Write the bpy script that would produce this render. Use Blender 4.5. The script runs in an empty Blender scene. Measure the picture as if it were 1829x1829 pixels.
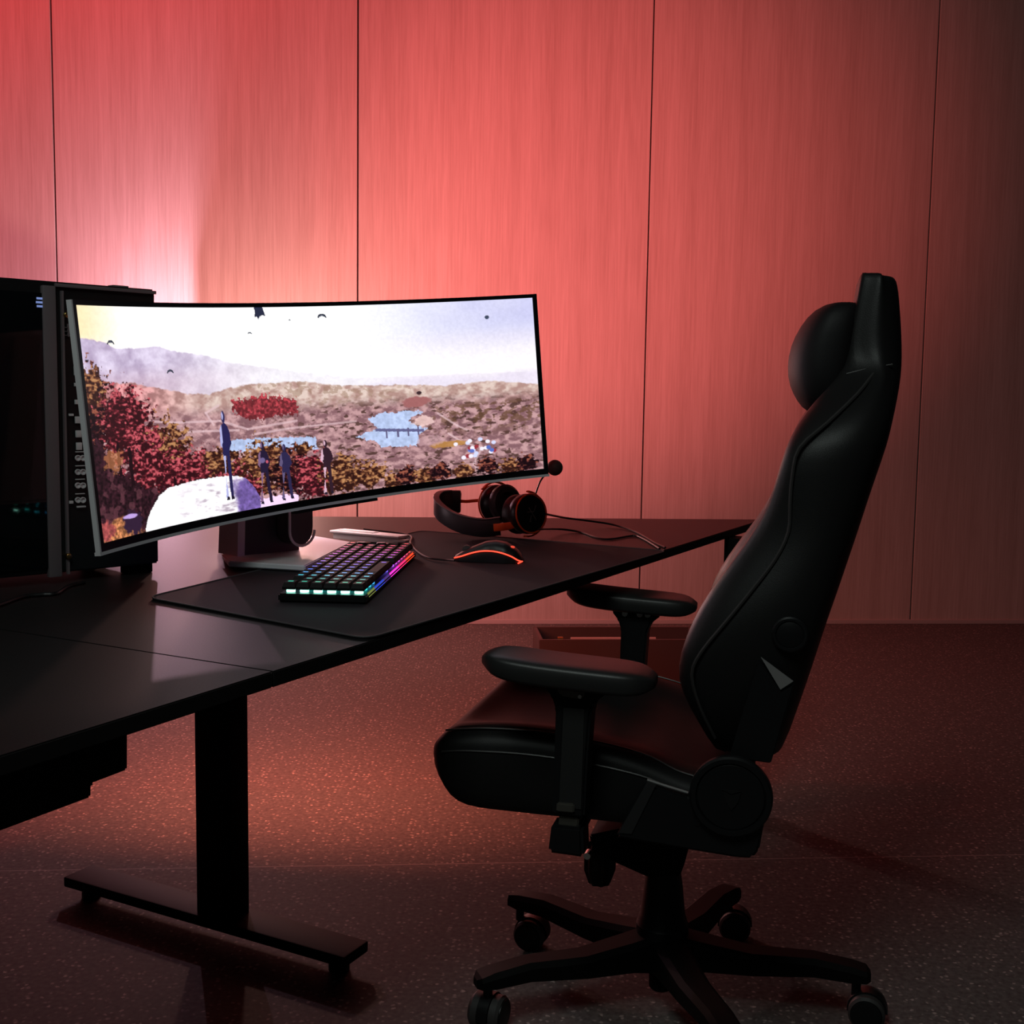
import bpy, bmesh, math, random
import numpy as np
from mathutils import Vector, Matrix
PI = math.pi
C = bpy.context.scene.collection
sc = bpy.context.scene

# ------------------------------------------------------------------ camera
CAM_H, FPX, PITCH, ROLL = 1.0856, 2100.0, 0.0992, 0.0146
_r0 = Vector((1, 0, 0)); _u0 = Vector((0, math.sin(PITCH), math.cos(PITCH)))
FWD = Vector((0, math.cos(PITCH), -math.sin(PITCH)))
EX = _r0 * math.cos(ROLL) + _u0 * math.sin(ROLL)
EU = _u0 * math.cos(ROLL) - _r0 * math.sin(ROLL)
CAM = Vector((0, 0, CAM_H))
cd = bpy.data.cameras.new('camera'); cam = bpy.data.objects.new('camera', cd); C.objects.link(cam)
cd.sensor_width = 36; cd.lens = FPX / 1829 * 36; cd.clip_start = .05; cd.clip_end = 60
m = Matrix((EX, EU, -FWD)).transposed().to_4x4(); m.translation = CAM
cam.matrix_world = m; sc.camera = cam

# ------------------------------------------------------------------ world, exposure, room light
sc.view_settings.view_transform = 'Standard'; sc.view_settings.look = 'None'
sc.view_settings.gamma = 1; sc.view_settings.exposure = 0; sc.view_settings.use_curve_mapping = False
w = bpy.data.worlds.new('world'); sc.world = w; w.use_nodes = True
w.node_tree.nodes['Background'].inputs[0].default_value = (.9, .8, .85, 1)
w.node_tree.nodes['Background'].inputs[1].default_value = .0035

def light(name, kind, loc, power, col, target=None, **kw):
    d = bpy.data.lights.new(name, kind); d.energy = power; d.color = col
    for k, v in kw.items(): setattr(d, k, v)
    o = bpy.data.objects.new(name, d); C.objects.link(o); o.location = loc
    if target is not None:
        o.rotation_euler = (Vector(target) - Vector(loc)).to_track_quat('-Z', 'Y').to_euler()
    return o

# ---- pixel of the photograph -> point of the room, on a known height / depth / plane
def ray(px, py):
    return (FWD * FPX + EX * (px - 914.5) - EU * (py - 914.5)).normalized()
def W(px, py, z):
    d = ray(px, py); return CAM + d * ((z - CAM_H) / d.z)
def Y(px, py, y):
    d = ray(px, py); return CAM + d * (y / d.y)
def PL(px, py, p0, n):
    d = ray(px, py); return CAM + d * ((Vector(p0) - CAM).dot(n) / d.dot(n))

PSI = .0769; WD = 5.5074                       # the wall: its turn and distance
WN = Vector((-math.sin(PSI), math.cos(PSI), 0)); WT = Vector((math.cos(PSI), math.sin(PSI), 0))
def WALL(s, z, out=0): return WN * (WD - out) + WT * s + Vector((0, 0, z))
DEL = .4849; ET = Vector((math.sin(DEL), math.cos(DEL), 0)); EM = Vector((math.cos(DEL), -math.sin(DEL), 0)); E0 = -.9003
def DESK(t, d, z): return ET * t + EM * (E0 - d) + Vector((0, 0, z))   # along the front edge, back from it
DZ = .75

# lights added for the wall glow and fill, their true sources unseen
LIGHTS = {   # name: kind, place, power, colour, target, options - all of them added
    'added_wash_left': ('SPOT', WALL(-2.0, 4.4, 2.1), 247.3, (1.000, 0.004, 0.004), WALL(-1.7, 1.9), dict(spot_size=2.2, spot_blend=1, shadow_soft_size=.2)),  # added spot without a fixture, reddens the left of the wall
    'added_wash_middle': ('SPOT', WALL(-.2, 4.3, 2.2), 33.6, (1.000, 0.014, 0.014), WALL(-.1, 1.6), dict(spot_size=2.0, spot_blend=1, shadow_soft_size=.2)),  # added high spot, evens the red across the upper middle
    'added_wash_right': ('SPOT', WALL(1.0, 3.9, 1.5), 10.8, (1.000, 0.033, 0.022), WALL(.9, 1.7), dict(spot_size=1.6, spot_blend=1, shadow_soft_size=.2)),  # added spot, a little red for the right of the wall
    'added_wall_glow': ('SPOT', Y(560, 700, 2.72), 141.5, (1.000, 0.265, 0.326), PL(620, 420, WALL(0, 0), WN), dict(spot_size=1.75, spot_blend=1, shadow_soft_size=.05)),  # made-up pink glow thrown on the wall from behind the monitor
    'added_wall_glow_side': ('SPOT', Y(640, 700, 2.80), 257.7, (1.000, 0.139, 0.107), PL(1060, 400, WALL(0, 0), WN), dict(spot_size=1.1, spot_blend=1, shadow_soft_size=.05)),  # added spot hidden by the monitor, carries the red rightwards
    'added_overhead_fill': ('AREA', Vector((-.5, .2, 2.7)), 13.22, (0.880, 1.000, 0.940), Vector((.5, 2.1, .5)), dict(size=.8)),  # added overhead fill for chair and floor, no fitting is built
    'added_stand_fill': ('AREA', Y(530, 860, 2.62), .55, (1, .72, .78), Y(530, 985, 2.60), dict(shape='RECTANGLE', size=.4, size_y=.03)),  # added to brighten the stand base and the white bar
    'added_floor_glow': ('AREA', DESK(2.15, .95, .69), 9, (1, .20, .11), W(580, 1350, 0), dict(shape='RECTANGLE', size=.9, size_y=.06, spread=2.1)),  # added red-orange glow for the floor beneath the desk
    'added_pink_point': ('POINT', PL(290, 600, WALL(0, 0, .45), WN), 22.5, (1.000, 0.587, 0.747), None, dict(shadow_soft_size=.012)),  # added out of sight, makes the pink hotspot and its hard edge
    'added_pink_point_low': ('POINT', PL(480, 660, WALL(0, 0, .6), WN), 28.98, (1.000, 0.524, 0.440), None, dict(shadow_soft_size=.04)),  # added hidden point, widens the pink on the wall
}
for k, (kd, lc, pw, cl, tg, kw) in LIGHTS.items(): light(k, kd, lc, pw, cl, tg, **kw)


# ------------------------------------------------------------------ materials
def nodes(name):
    mt = bpy.data.materials.new(name); mt.use_nodes = True
    nt = mt.node_tree; return mt, nt, nt.nodes['Principled BSDF']
def plain(name, col, rough=.5, metal=0, bump=0, bscale=300, spec=.5, coat=0):
    mt, nt, b = nodes(name)
    b.inputs['Base Color'].default_value = (*col, 1); b.inputs['Roughness'].default_value = rough
    b.inputs['Metallic'].default_value = metal; b.inputs['Specular IOR Level'].default_value = spec
    b.inputs['Coat Weight'].default_value = coat
    tc = nt.nodes.new('ShaderNodeTexCoord'); n = nt.nodes.new('ShaderNodeTexNoise')
    n.inputs['Scale'].default_value = bscale; n.inputs['Detail'].default_value = 3
    nt.links.new(tc.outputs['Object'], n.inputs['Vector'])
    mr = nt.nodes.new('ShaderNodeMapRange'); mr.inputs['To Min'].default_value = max(0, rough - .06); mr.inputs['To Max'].default_value = rough + .06
    nt.links.new(n.outputs['Fac'], mr.inputs['Value']); nt.links.new(mr.outputs[0], b.inputs['Roughness'])
    if bump:
        bp = nt.nodes.new('ShaderNodeBump'); bp.inputs['Strength'].default_value = bump; bp.inputs['Distance'].default_value = .002
        nt.links.new(n.outputs['Fac'], bp.inputs['Height']); nt.links.new(bp.outputs[0], b.inputs['Normal'])
    return mt
def emit(name, col, s):
    mt, nt, b = nodes(name)
    b.inputs['Base Color'].default_value = (.02, .02, .02, 1)
    b.inputs['Emission Color'].default_value = (*col, 1); b.inputs['Emission Strength'].default_value = s
    return mt
def emit_attr(name, s, rough=.4):
    mt, nt, b = nodes(name)
    a = nt.nodes.new('ShaderNodeVertexColor'); a.layer_name = 'col'
    b.inputs['Base Color'].default_value = (.01, .01, .01, 1); b.inputs['Roughness'].default_value = rough
    nt.links.new(a.outputs[0], b.inputs['Emission Color']); b.inputs['Emission Strength'].default_value = s
    return mt
def wood_panel():
    mt, nt, b = nodes('wood_veneer_panel')
    tc = nt.nodes.new('ShaderNodeTexCoord'); mp = nt.nodes.new('ShaderNodeMapping')
    mp.inputs['Scale'].default_value = (1, 1, .03)
    nt.links.new(tc.outputs['Object'], mp.inputs[0])
    n = nt.nodes.new('ShaderNodeTexNoise'); n.inputs['Scale'].default_value = 120; n.inputs['Detail'].default_value = 5; n.inputs['Roughness'].default_value = .65
    nt.links.new(mp.outputs[0], n.inputs['Vector'])
    n2 = nt.nodes.new('ShaderNodeTexNoise'); n2.inputs['Scale'].default_value = 16; n2.inputs['Detail'].default_value = 3
    nt.links.new(mp.outputs[0], n2.inputs['Vector'])
    ad = nt.nodes.new('ShaderNodeMath'); ad.operation = 'ADD'
    m2 = nt.nodes.new('ShaderNodeMath'); m2.operation = 'MULTIPLY'; m2.inputs[1].default_value = .55
    nt.links.new(n2.outputs['Fac'], m2.inputs[0]); nt.links.new(n.outputs['Fac'], ad.inputs[0]); nt.links.new(m2.outputs[0], ad.inputs[1])
    cr = nt.nodes.new('ShaderNodeValToRGB')
    cr.color_ramp.elements[0].position = .45; cr.color_ramp.elements[0].color = (.44, .34, .31, 1)
    cr.color_ramp.elements[1].position = 1.15; cr.color_ramp.elements[1].color = (.60, .50, .47, 1)
    nt.links.new(ad.outputs[0], cr.inputs[0]); nt.links.new(cr.outputs[0], b.inputs['Base Color'])
    b.inputs['Roughness'].default_value = .62; b.inputs['Specular IOR Level'].default_value = .3
    bp = nt.nodes.new('ShaderNodeBump'); bp.inputs['Strength'].default_value = .12; bp.inputs['Distance'].default_value = .002
    nt.links.new(n.outputs['Fac'], bp.inputs['Height']); nt.links.new(bp.outputs[0], b.inputs['Normal'])
    return mt
def terrazzo():
    mt, nt, b = nodes('speckled_terrazzo')
    tc = nt.nodes.new('ShaderNodeTexCoord')
    n = nt.nodes.new('ShaderNodeTexNoise'); n.inputs['Scale'].default_value = 90; n.inputs['Detail'].default_value = 3
    nt.links.new(tc.outputs['Object'], n.inputs['Vector'])
    mixs = nt.nodes.new('ShaderNodeVectorMath'); mixs.operation = 'SCALE'; mixs.inputs['Scale'].default_value = .012
    nt.links.new(n.outputs['Color'], mixs.inputs[0])
    add = nt.nodes.new('ShaderNodeVectorMath'); nt.links.new(tc.outputs['Object'], add.inputs[0]); nt.links.new(mixs.outputs[0], add.inputs[1])
    v = nt.nodes.new('ShaderNodeTexVoronoi'); v.inputs['Scale'].default_value = 84
    nt.links.new(add.outputs[0], v.inputs['Vector'])
    cr = nt.nodes.new('ShaderNodeValToRGB'); e = cr.color_ramp.elements
    e[0].position = .18; e[0].color = (1, 1, 1, 1); e[1].position = .38; e[1].color = (0, 0, 0, 1)
    nt.links.new(v.outputs['Distance'], cr.inputs[0])
    sp = nt.nodes.new('ShaderNodeSeparateColor'); nt.links.new(v.outputs['Color'], sp.inputs[0])
    c2 = nt.nodes.new('ShaderNodeValToRGB'); e = c2.color_ramp.elements
    e[0].position = .35; e[0].color = (0, 0, 0, 1); e[1].position = 1; e[1].color = (1, 1, 1, 1)
    nt.links.new(sp.outputs[0], c2.inputs[0])
    mu = nt.nodes.new('ShaderNodeMath'); mu.operation = 'MULTIPLY'
    nt.links.new(cr.outputs[0], mu.inputs[0]); nt.links.new(c2.outputs[0], mu.inputs[1])
    base = nt.nodes.new('ShaderNodeValToRGB'); e = base.color_ramp.elements
    e[0].position = .3; e[0].color = (.085, .08, .078, 1); e[1].position = .75; e[1].color = (.17, .165, .16, 1)
    nt.links.new(n.outputs['Fac'], base.inputs[0])
    mx = nt.nodes.new('ShaderNodeMix'); mx.data_type = 'RGBA'
    nt.links.new(mu.outputs[0], mx.inputs[0]); nt.links.new(base.outputs[0], mx.inputs[6]); mx.inputs[7].default_value = (.50, .46, .43, 1)
    nt.links.new(mx.outputs[2], b.inputs['Base Color']); b.inputs['Roughness'].default_value = .7
    b.inputs['Specular IOR Level'].default_value = .15
    return mt

M = dict(
    wall=wood_panel(), floor=terrazzo(),
    seam=plain('dark_seam', (.03, .015, .012), .8), grout=plain('pale_grout', (.36, .33, .31), .7),
    skirt=plain('skirting_paint', (.50, .42, .41), .5),
    desk=plain('black_laminate', (.015, .0135, .014), .5, bump=.05, bscale=500, spec=.18),
    deskedge=plain('edge_banding', (.05, .035, .033), .4),
    steel=plain('black_powder_coat', (.006, .0055, .0055), .6, bump=.05, bscale=900, spec=.10),
    mat=plain('black_cloth', (.016, .015, .019), .8, bump=.35, bscale=1400, spec=.2),
    matedge=plain('stitched_edge', (.05, .045, .05), .7),
    plastic=plain('black_plastic', (.009, .009, .010), .4, spec=.35),
    gloss=plain('gloss_black', (.006, .006, .008), .12),
    bezel=plain('black_bezel', (.004, .004, .006), .3),
    silver=plain('silver_plastic', (.74, .72, .75), .4),
    standdark=plain('dark_grey_stand', (.07, .07, .072), .5, spec=.3),
    leather=plain('black_leather', (.0135, .013, .0133), .44, bump=.12, bscale=700, spec=.26),
    suede=plain('soft_black_pu', (.022, .021, .022), .5, bump=.1, bscale=700),
    stitch=plain('seam_piping', (.045, .042, .042), .35),
    pillow=plain('velour_black', (.010, .009, .010), .6, bump=.15, bscale=900, spec=.3),
    pad=plain('arm_pad_pu', (.024, .024, .024), .42, bump=.05, bscale=700),
    rubber=plain('grey_rubber', (.055, .05, .05), .55),
    chrome=plain('chrome', (.75, .74, .72), .2, metal=1),
    brass=plain('brass_fitting', (.55, .36, .12), .3, metal=1),
    dullmetal=plain('dull_metal', (.16, .15, .13), .4, metal=.7),
    glass=plain('tinted_glass', (.004, .005, .006), .04, spec=.5),
    pillar=plain('grey_frame', (.15, .125, .135), .45),
    keycap=plain('keycap_black', (.008, .008, .009), .6, spec=.15),
    port=plain('port_grey', (.62, .62, .64), .4),
    white=plain('white_plastic', (.92, .86, .80), .4),
    orange=plain('red_anodised', (1.0, .13, .015), .38),
    cushion=plain('ear_cushion', (.03, .03, .034), .45, bump=.1, bscale=600),
    crate=plain('dark_brown_board', (.08, .045, .045), .6),
    ledred=emit('red_light_strip', (1, .06, .03), 1.6),
    logo=plain('logo_grey', (.22, .21, .21), .5),
)

# ------------------------------------------------------------------ mesh helpers
def V(*a): return Vector(a)
def box(bm, c, sx, sy, sz, ax=None, bev=0, seg=2):
    """box centred at c, sizes along the axes ax (three vectors)"""
    a = ax or (V(1, 0, 0), V(0, 1, 0), V(0, 0, 1)); t = bmesh.new()
    bmesh.ops.create_cube(t, size=1)
    for v in t.verts: v.co = V(v.co.x * sx, v.co.y * sy, v.co.z * sz)
    if bev: bmesh.ops.bevel(t, geom=t.edges[:], offset=bev, segments=seg, affect='EDGES', profile=.6)
    for v in t.verts: v.co = Vector(c) + a[0] * v.co.x + a[1] * v.co.y + a[2] * v.co.z
    merge(bm, t)
def merge(bm, t):
    bmesh.ops.recalc_face_normals(t, faces=t.faces[:])
    me = bpy.data.meshes.new('t'); t.to_mesh(me); t.free(); bm.from_mesh(me); bpy.data.meshes.remove(me)
def prism(bm, pts, d, bev=0, seg=2):
    """closed outline of points, pushed by the vector d"""
    t = bmesh.new(); a = [t.verts.new(p) for p in pts]; b = [t.verts.new(Vector(p) + d) for p in pts]
    t.faces.new(a); t.faces.new(b[::-1]); n = len(a)
    for i in range(n): t.faces.new((a[i], b[i], b[(i + 1) % n], a[(i + 1) % n]))
    bmesh.ops.recalc_face_normals(t, faces=t.faces[:])
    if bev: bmesh.ops.bevel(t, geom=t.edges[:], offset=bev, segments=seg, affect='EDGES', clamp_overlap=True)
    merge(bm, t)
def loft(bm, rings, caps=True, closed=True):
    t = bmesh.new(); R = [[t.verts.new(p) for p in r] for r in rings]; n = len(R[0])
    for a, b in zip(R, R[1:]):
        for i in range(n if closed else n - 1):
            j = (i + 1) % n; t.faces.new((a[i], a[j], b[j], b[i]))
    if caps and closed:
        t.faces.new(R[0][::-1]); t.faces.new(R[-1])
    merge(bm, t)
def frame(d):
    d = d.normalized(); u = V(0, 0, 1) if abs(d.z) < .9 else V(1, 0, 0)
    x = d.cross(u).normalized(); return x, x.cross(d).normalized()
def cyl(bm, p, q, r, r2=None, n=24, bev=0):
    p, q = Vector(p), Vector(q); r2 = r if r2 is None else r2; x, y = frame(q - p)
    prof = [(0, r), (1, r2)]
    L = (q - p).length
    if bev: prof = [(0, r - bev), (bev / L * .4, r - bev * .3), (bev / L, r), (1 - bev / L, r2), (1 - bev / L * .4, r2 - bev * .3), (1, r2 - bev)]
    loft(bm, [[p + (q - p) * f + (x * math.cos(a) + y * math.sin(a)) * rr for a in [2 * PI * i / n for i in range(n)]] for f, rr in prof])
def lathe(bm, c, axis, prof, n=32, rib=0):
    x, y = frame(axis); ax = axis.normalized(); rings = []
    for h_, r in prof:
        rings.append([Vector(c) + ax * h_ + (x * math.cos(a) + y * math.sin(a)) * (r * (1 - (rib if (i // 2) % 2 else 0))) for i, a in enumerate([2 * PI * k / n for k in range(n)])])
    loft(bm, rings)
def smoothpath(pts, k=6):
    P = [Vector(p) for p in pts]; P = [P[0] * 2 - P[1]] + P + [P[-1] * 2 - P[-2]]; out = []
    for i in range(1, len(P) - 2):
        for j in range(k):
            t = j / k; a, b, c, d = P[i - 1:i + 3]
            out.append(.5 * ((2 * b) + (c - a) * t + (2 * a - 5 * b + 4 * c - d) * t * t + (3 * b - a - 3 * c + d) * t ** 3))
    out.append(P[-2]); return out
def tube(bm, pts, r, n=8, k=6, smooth=True):
    P = smoothpath(pts, k) if smooth else [Vector(p) for p in pts]; rings = []; x = None
    for i, p in enumerate(P):
        d = (P[min(i + 1, len(P) - 1)] - P[max(i - 1, 0)]).normalized()
        if x is None: x, _ = frame(d)
        x = (x - d * x.dot(d)).normalized(); y = d.cross(x)
        rings.append([p + (x * math.cos(2 * PI * j / n) + y * math.sin(2 * PI * j / n)) * r for j in range(n)])
    loft(bm, rings)
def ribbon(bm, pts, hv, th, k=6, wdir=None, rnd=.3):
    """a strap: centre line pts, half width vector hv, thickness th; rounded section"""
    P = smoothpath(pts, k); rings = []
    for i, p in enumerate(P):
        d = (P[min(i + 1, len(P) - 1)] - P[max(i - 1, 0)]).normalized(); h_ = hv - d * hv.dot(d); x = d.cross(h_).normalized()
        rr = []
        for a in [2 * PI * j / 12 for j in range(12)]:
            c, s = math.cos(a), math.sin(a)
            rr.append(p + h_ * math.copysign(abs(c) ** rnd, c) + x * th / 2 * math.copysign(abs(s) ** .7, s))
        rings.append(rr)
    loft(bm, rings)
def ball(bm, c, rx, ry, rz, ax=None, e=1.0, seg=32, rings=18):
    a = ax or (V(1, 0, 0), V(0, 1, 0), V(0, 0, 1)); t = bmesh.new()
    bmesh.ops.create_uvsphere(t, u_segments=seg, v_segments=rings, radius=1)
    f = lambda q: math.copysign(abs(q) ** e, q)
    for v in t.verts: v.co = Vector(c) + a[0] * f(v.co.x) * rx + a[1] * f(v.co.y) * ry + a[2] * f(v.co.z) * rz
    merge(bm, t)

def empty(name, loc, rz=0, **tags):
    o = bpy.data.objects.new(name, None); C.objects.link(o); o.location = loc; o.rotation_euler = (0, 0, rz)
    o.empty_display_size = .05
    for k, v in tags.items(): o[k] = v
    bpy.context.view_layer.update(); return o
def world_of(o):
    mw = o.matrix_basis.copy()
    return mw if o.parent is None else world_of(o.parent) @ mw
def obj(name, bm, mat, parent=None, smooth=True, sub=0, origin=None, angle=35, **tags):
    """links the bmesh (world coordinates) as ONE mesh object under parent"""
    me = bpy.data.meshes.new(name)
    if sub:
        pass
    o = bpy.data.objects.new(name, me); C.objects.link(o)
    if parent is not None: o.parent = parent
    inv = world_of(parent).inverted() if parent is not None else Matrix()
    if origin is None and parent is None:
        lo = V(*[min(v.co[i] for v in bm.verts) for i in range(3)]); hi = V(*[max(v.co[i] for v in bm.verts) for i in range(3)])
        origin = V((lo.x + hi.x) / 2, (lo.y + hi.y) / 2, lo.z)
    if origin is not None:
        o.matrix_basis = inv @ Matrix.Translation(origin); inv = (world_of(parent) @ o.matrix_basis).inverted() if parent is not None else o.matrix_basis.inverted()
    bm.transform(inv); bm.to_mesh(me); bm.free()
    me.materials.append(mat)
    if smooth:
        for p in me.polygons: p.use_smooth = True
        me.set_sharp_from_angle(angle=math.radians(angle))
    if sub:
        md = o.modifiers.new('s', 'SUBSURF'); md.levels = sub; md.render_levels = sub
    for k, v in tags.items(): o[k] = v
    return o
def B(): return bmesh.new()
def structure(name, bm, mat, **k): return obj(name, bm, mat, None, origin=V(0, 0, 0), kind='structure', **k)

# ------------------------------------------------------------------ the setting
S0, PW, PZ = -1.6444, 1.3436, 3.6
b = B()
for i in range(-3, 4):
    s = S0 + i * PW; g = .0035
    pts = [WALL(s + g, 0), WALL(s + PW - g, 0), WALL(s + PW - g, PZ), WALL(s + g, PZ)]
    prism(b, pts, WN * .018, bev=.0015, seg=1)
structure('wall_back', b, M['wall'], smooth=False)
b = B(); prism(b, [WALL(S0 - 3 * PW, 0, -.0185), WALL(S0 + 4 * PW, 0, -.0185), WALL(S0 + 4 * PW, PZ, -.0185), WALL(S0 - 3 * PW, PZ, -.0185)], WN * .1)
structure('trim_1', b, M['seam'], smooth=False)
b = B(); prism(b, [WALL(S0 - 3 * PW, 0, .009), WALL(S0 + 4 * PW, 0, .009), WALL(S0 + 4 * PW, .022, .009), WALL(S0 - 3 * PW, .022, .009)], WN * .0085, bev=.002, seg=1)
structure('baseboard_back', b, M['skirt'], smooth=False)
b = B(); D2 = 2.639
f0 = lambda s, d: WN * d + WT * s
prism(b, [f0(-6, -2), f0(6, -2), f0(6, D2 - .0015), f0(-6, D2 - .0015)], V(0, 0, -.05))
prism(b, [f0(-6, D2 + .0015), f0(6, D2 + .0015), f0(6, WD + .1), f0(-6, WD + .1)], V(0, 0, -.05))
structure('floor', b, M['floor'], smooth=False)
b = B(); prism(b, [f0(-6, D2 - .0015), f0(6, D2 - .0015), f0(6, D2 + .0015), f0(-6, D2 + .0015)], V(0, 0, -.04))
structure('trim_2', b, M['grout'], smooth=False)

# ------------------------------------------------------------------ desk
def tof(px, py, z=DZ): return W(px, py, z).dot(ET)
tj = tof(487, 1199)
desk = empty('standing_desk', DESK(1.83, .75, 0), -DEL,
             label='long black sit-stand desk with thin dark top along the wood-panelled wall', category='desk')
TH = .020
b = B(); e1 = .0004
prism(b, [DESK(-.25, 0, DZ - TH), DESK(tj - e1, 0, DZ - TH), DESK(tj - e1, 1.25, DZ - TH), DESK(-.25, 1.25, DZ - TH)], V(0, 0, TH), bev=.0016)
obj('desktop', b, M['desk'], desk, label='near left section of the black desk top')
DD = 3.2029
def wall_line(d):          # meeting of the line at distance d behind the front edge with the far end of the desk
    p0 = DESK(0, d, 0); return (DD - p0.dot(WN)) / ET.dot(WN)
b = B()
far = [DESK(wall_line(0), 0, DZ - TH), DESK(wall_line(1.6), 1.6, DZ - TH)]
prism(b, [DESK(tj + e1, 0, DZ - TH), far[0], far[1], DESK(wall_line(1.6), 1.6, DZ - TH) - ET * .5, DESK(tj + e1, 1.25, DZ - TH)], V(0, 0, TH), bev=.0016)
obj('desktop', b, M['desk'], desk, label='far right section of the black desk top')
def desk_leg(px_c, depth_d, t, flen0, flen1):
    b = B(); zt = DZ - TH
    box(b, DESK(t, depth_d, (zt + .05) / 2), .055, .088, zt - .05, (ET, EM, V(0, 0, 1)), bev=.003)
    obj('leg', b, M['steel'], desk)
    b = B(); c = (flen0 + flen1) / 2
    box(b, DESK(t, c, .040), .078, flen1 - flen0, .022, (ET, EM, V(0, 0, 1)), bev=.004)
    ft = obj('foot', b, M['steel'], desk)
    for d in (flen0 + .04, flen1 - .04) if flen1 - flen0 > .3 else (c,):
        b = B(); cyl(b, DESK(t, d, 0), DESK(t, d, .016), .020, bev=.003); cyl(b, DESK(t, d, .014), DESK(t, d, .032), .008)
        obj('levelling_glide', b, M['plastic'], ft)
FA, FB = W(630, 1705, .045), W(147, 1556, .045)     # the foot's two ends
tf = (FA.dot(ET) + FB.dot(ET)) / 2
dA, dB = E0 - FA.dot(EM), E0 - FB.dot(EM)
LC = W(378, 1640, .05); tl = LC.dot(ET); dl = E0 - LC.dot(EM)
desk_leg(0, dl, tf, dA, dB)
p = W(1362, 1192, .0); tr = p.dot(ET)
q = Y(1328, 990, 3.0); desk_leg(0, E0 - q.dot(EM), q.dot(ET), E0 - q.dot(EM) - .062, E0 - q.dot(EM) + .062)
b = B(); box(b, DESK((tl + 3.1) / 2, dl, DZ - TH - .02), 3.1 - tl, .05, .035, (ET, EM, V(0, 0, 1)), bev=.002)
obj('crossbar', b, M['steel'], desk)
n_ = EM; p0 = DESK(0, .16, .5)
b = B()
ol = [(-160, 1375), (230, 1300), (230, 1375), (165, 1400), (165, 1424), (10, 1482), (-160, 1545)]
prism(b, [PL(x, y, p0, n_) for x, y in ol], -EM * .20, bev=.003)
obj('cable_tray', b, M['steel'], desk)

# desk mat
b = B(); mz = DZ + .004
corn = [(262, 1067), (655, 1141), (1192, 984), (752, 948)]
cp = [W(x, y, mz) for x, y in corn]
def rounded(pts, r, k=5):
    out = []; n = len(pts)
    for i in range(n):
        a, p, c = pts[i - 1], pts[i], pts[(i + 1) % n]
        u = (a - p).normalized(); v = (c - p).normalized()
        for j in range(k + 1):
            t = j / k; out.append(p + u * r * (1 - t) ** 2 + v * r * t ** 2)
    return out
ro = rounded(cp, .03)
prism(b, [p - V(0, 0, .0037) for p in ro], V(0, 0, .0037))
mat = obj('desk_mat', b, M['mat'], label='large black cloth mat under the keyboard and mouse on the desk', category='desk mat', smooth=False)
b = B(); tube(b, ro + [ro[0]], .0016, n=6, smooth=False); obj('stitched_edge', b, M['matedge'], mat)

# ------------------------------------------------------------------ monitor
HM = .38
def solve_depth(px, yt, yb, x2=None):
    lo, hi = 1, 4
    for _ in range(40):
        m_ = (lo + hi) / 2
        if (Y(px[0], yt, m_) - Y(px[1], yb, m_)).length < HM: lo = m_
        else: hi = m_
    return m_
yl = solve_depth((138, 169), 535, 988); yr = solve_depth((961, 977), 525, 847)
TL, BL = Y(138, 535, yl), Y(169, 988, yl); TR, BR = Y(961, 525, yr), Y(977, 847, yr)
ux = ((TR - TL) + (BR - BL)).normalized(); chord = ((TR - TL).length + (BR - BL).length) / 2
up = ((TL - BL) + (TR - BR)); up = (up - ux * up.dot(ux)).normalized()
nb = up.cross(ux).normalized()
if nb.y < 0: nb = -nb
ctr = (TL + BL + TR + BR) / 4; RAD = 1.05
def MON(s, v, off=0):      # s -1..1 across, v -1..1 up, off behind the screen surface
    hw = chord / 2; a = math.asin(hw / RAD) * s
    return ctr + ux * (RAD + off * 0) * math.sin(a) * 1.0 + up * (v * HM / 2) + nb * (RAD * math.cos(a) - RAD * math.cos(math.asin(hw / RAD))) + (nb * math.cos(a) + ux * math.sin(a)) * off
mon = empty('curved_monitor', V(*W(500, 992, DZ)), 0, label='ultrawide curved monitor with silver stand showing a hilly landscape with four figures', category='monitor')
def mslab(bm, s0, s1, v0, v1, o0, o1, n=40):
    rings = []
    for i in range(n + 1):
        s = s0 + (s1 - s0) * i / n
        rings.append([MON(s, v0, o0), MON(s, v1, o0), MON(s, v1, o1), MON(s, v0, o1)])
    loft(bm, rings)
b = B(); mslab(b, -.996, .996, -.99, .99, .004, .009); mslab(b, -.93, .93, -.93, .93, .0085, .020); obj('housing', b, M['silver'], mon, angle=25)
b = B()   # thick silver spine behind the middle
rings = []
for i in range(31):
    s = -.62 + 1.24 * i / 30; t = (1 - (s / .62) ** 2)
    rings.append([MON(s, -.6, .019), MON(s, .6, .019), MON(s, .45, .02 + .035 * t), MON(s, -.45, .02 + .035 * t)])
loft(b, rings); obj('rear_shell', b, M['silver'], mon, angle=25)
bz = .018; vz = .040; vb = .065
b = B()
mslab(b, -1, 1, 1 - vz, 1, -.001, .0045); mslab(b, -1, 1, -1, -1 + vb, -.001, .0045)
mslab(b, -1, -1 + bz, -1, 1, -.001, .0045, 2); mslab(b, 1 - bz, 1, -1, 1, -.001, .0045, 2)
obj('bezel', b, M['bezel'], mon, angle=25)
b = B(); mslab(b, -1.005, -.9985, -1.0, 1.0, -.0015, .007, 2); mslab(b, -1.005, 1.003, -1.028, -1.0, -.0012, .009)
obj('silver_rim', b, M['silver'], mon, angle=25)

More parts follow.
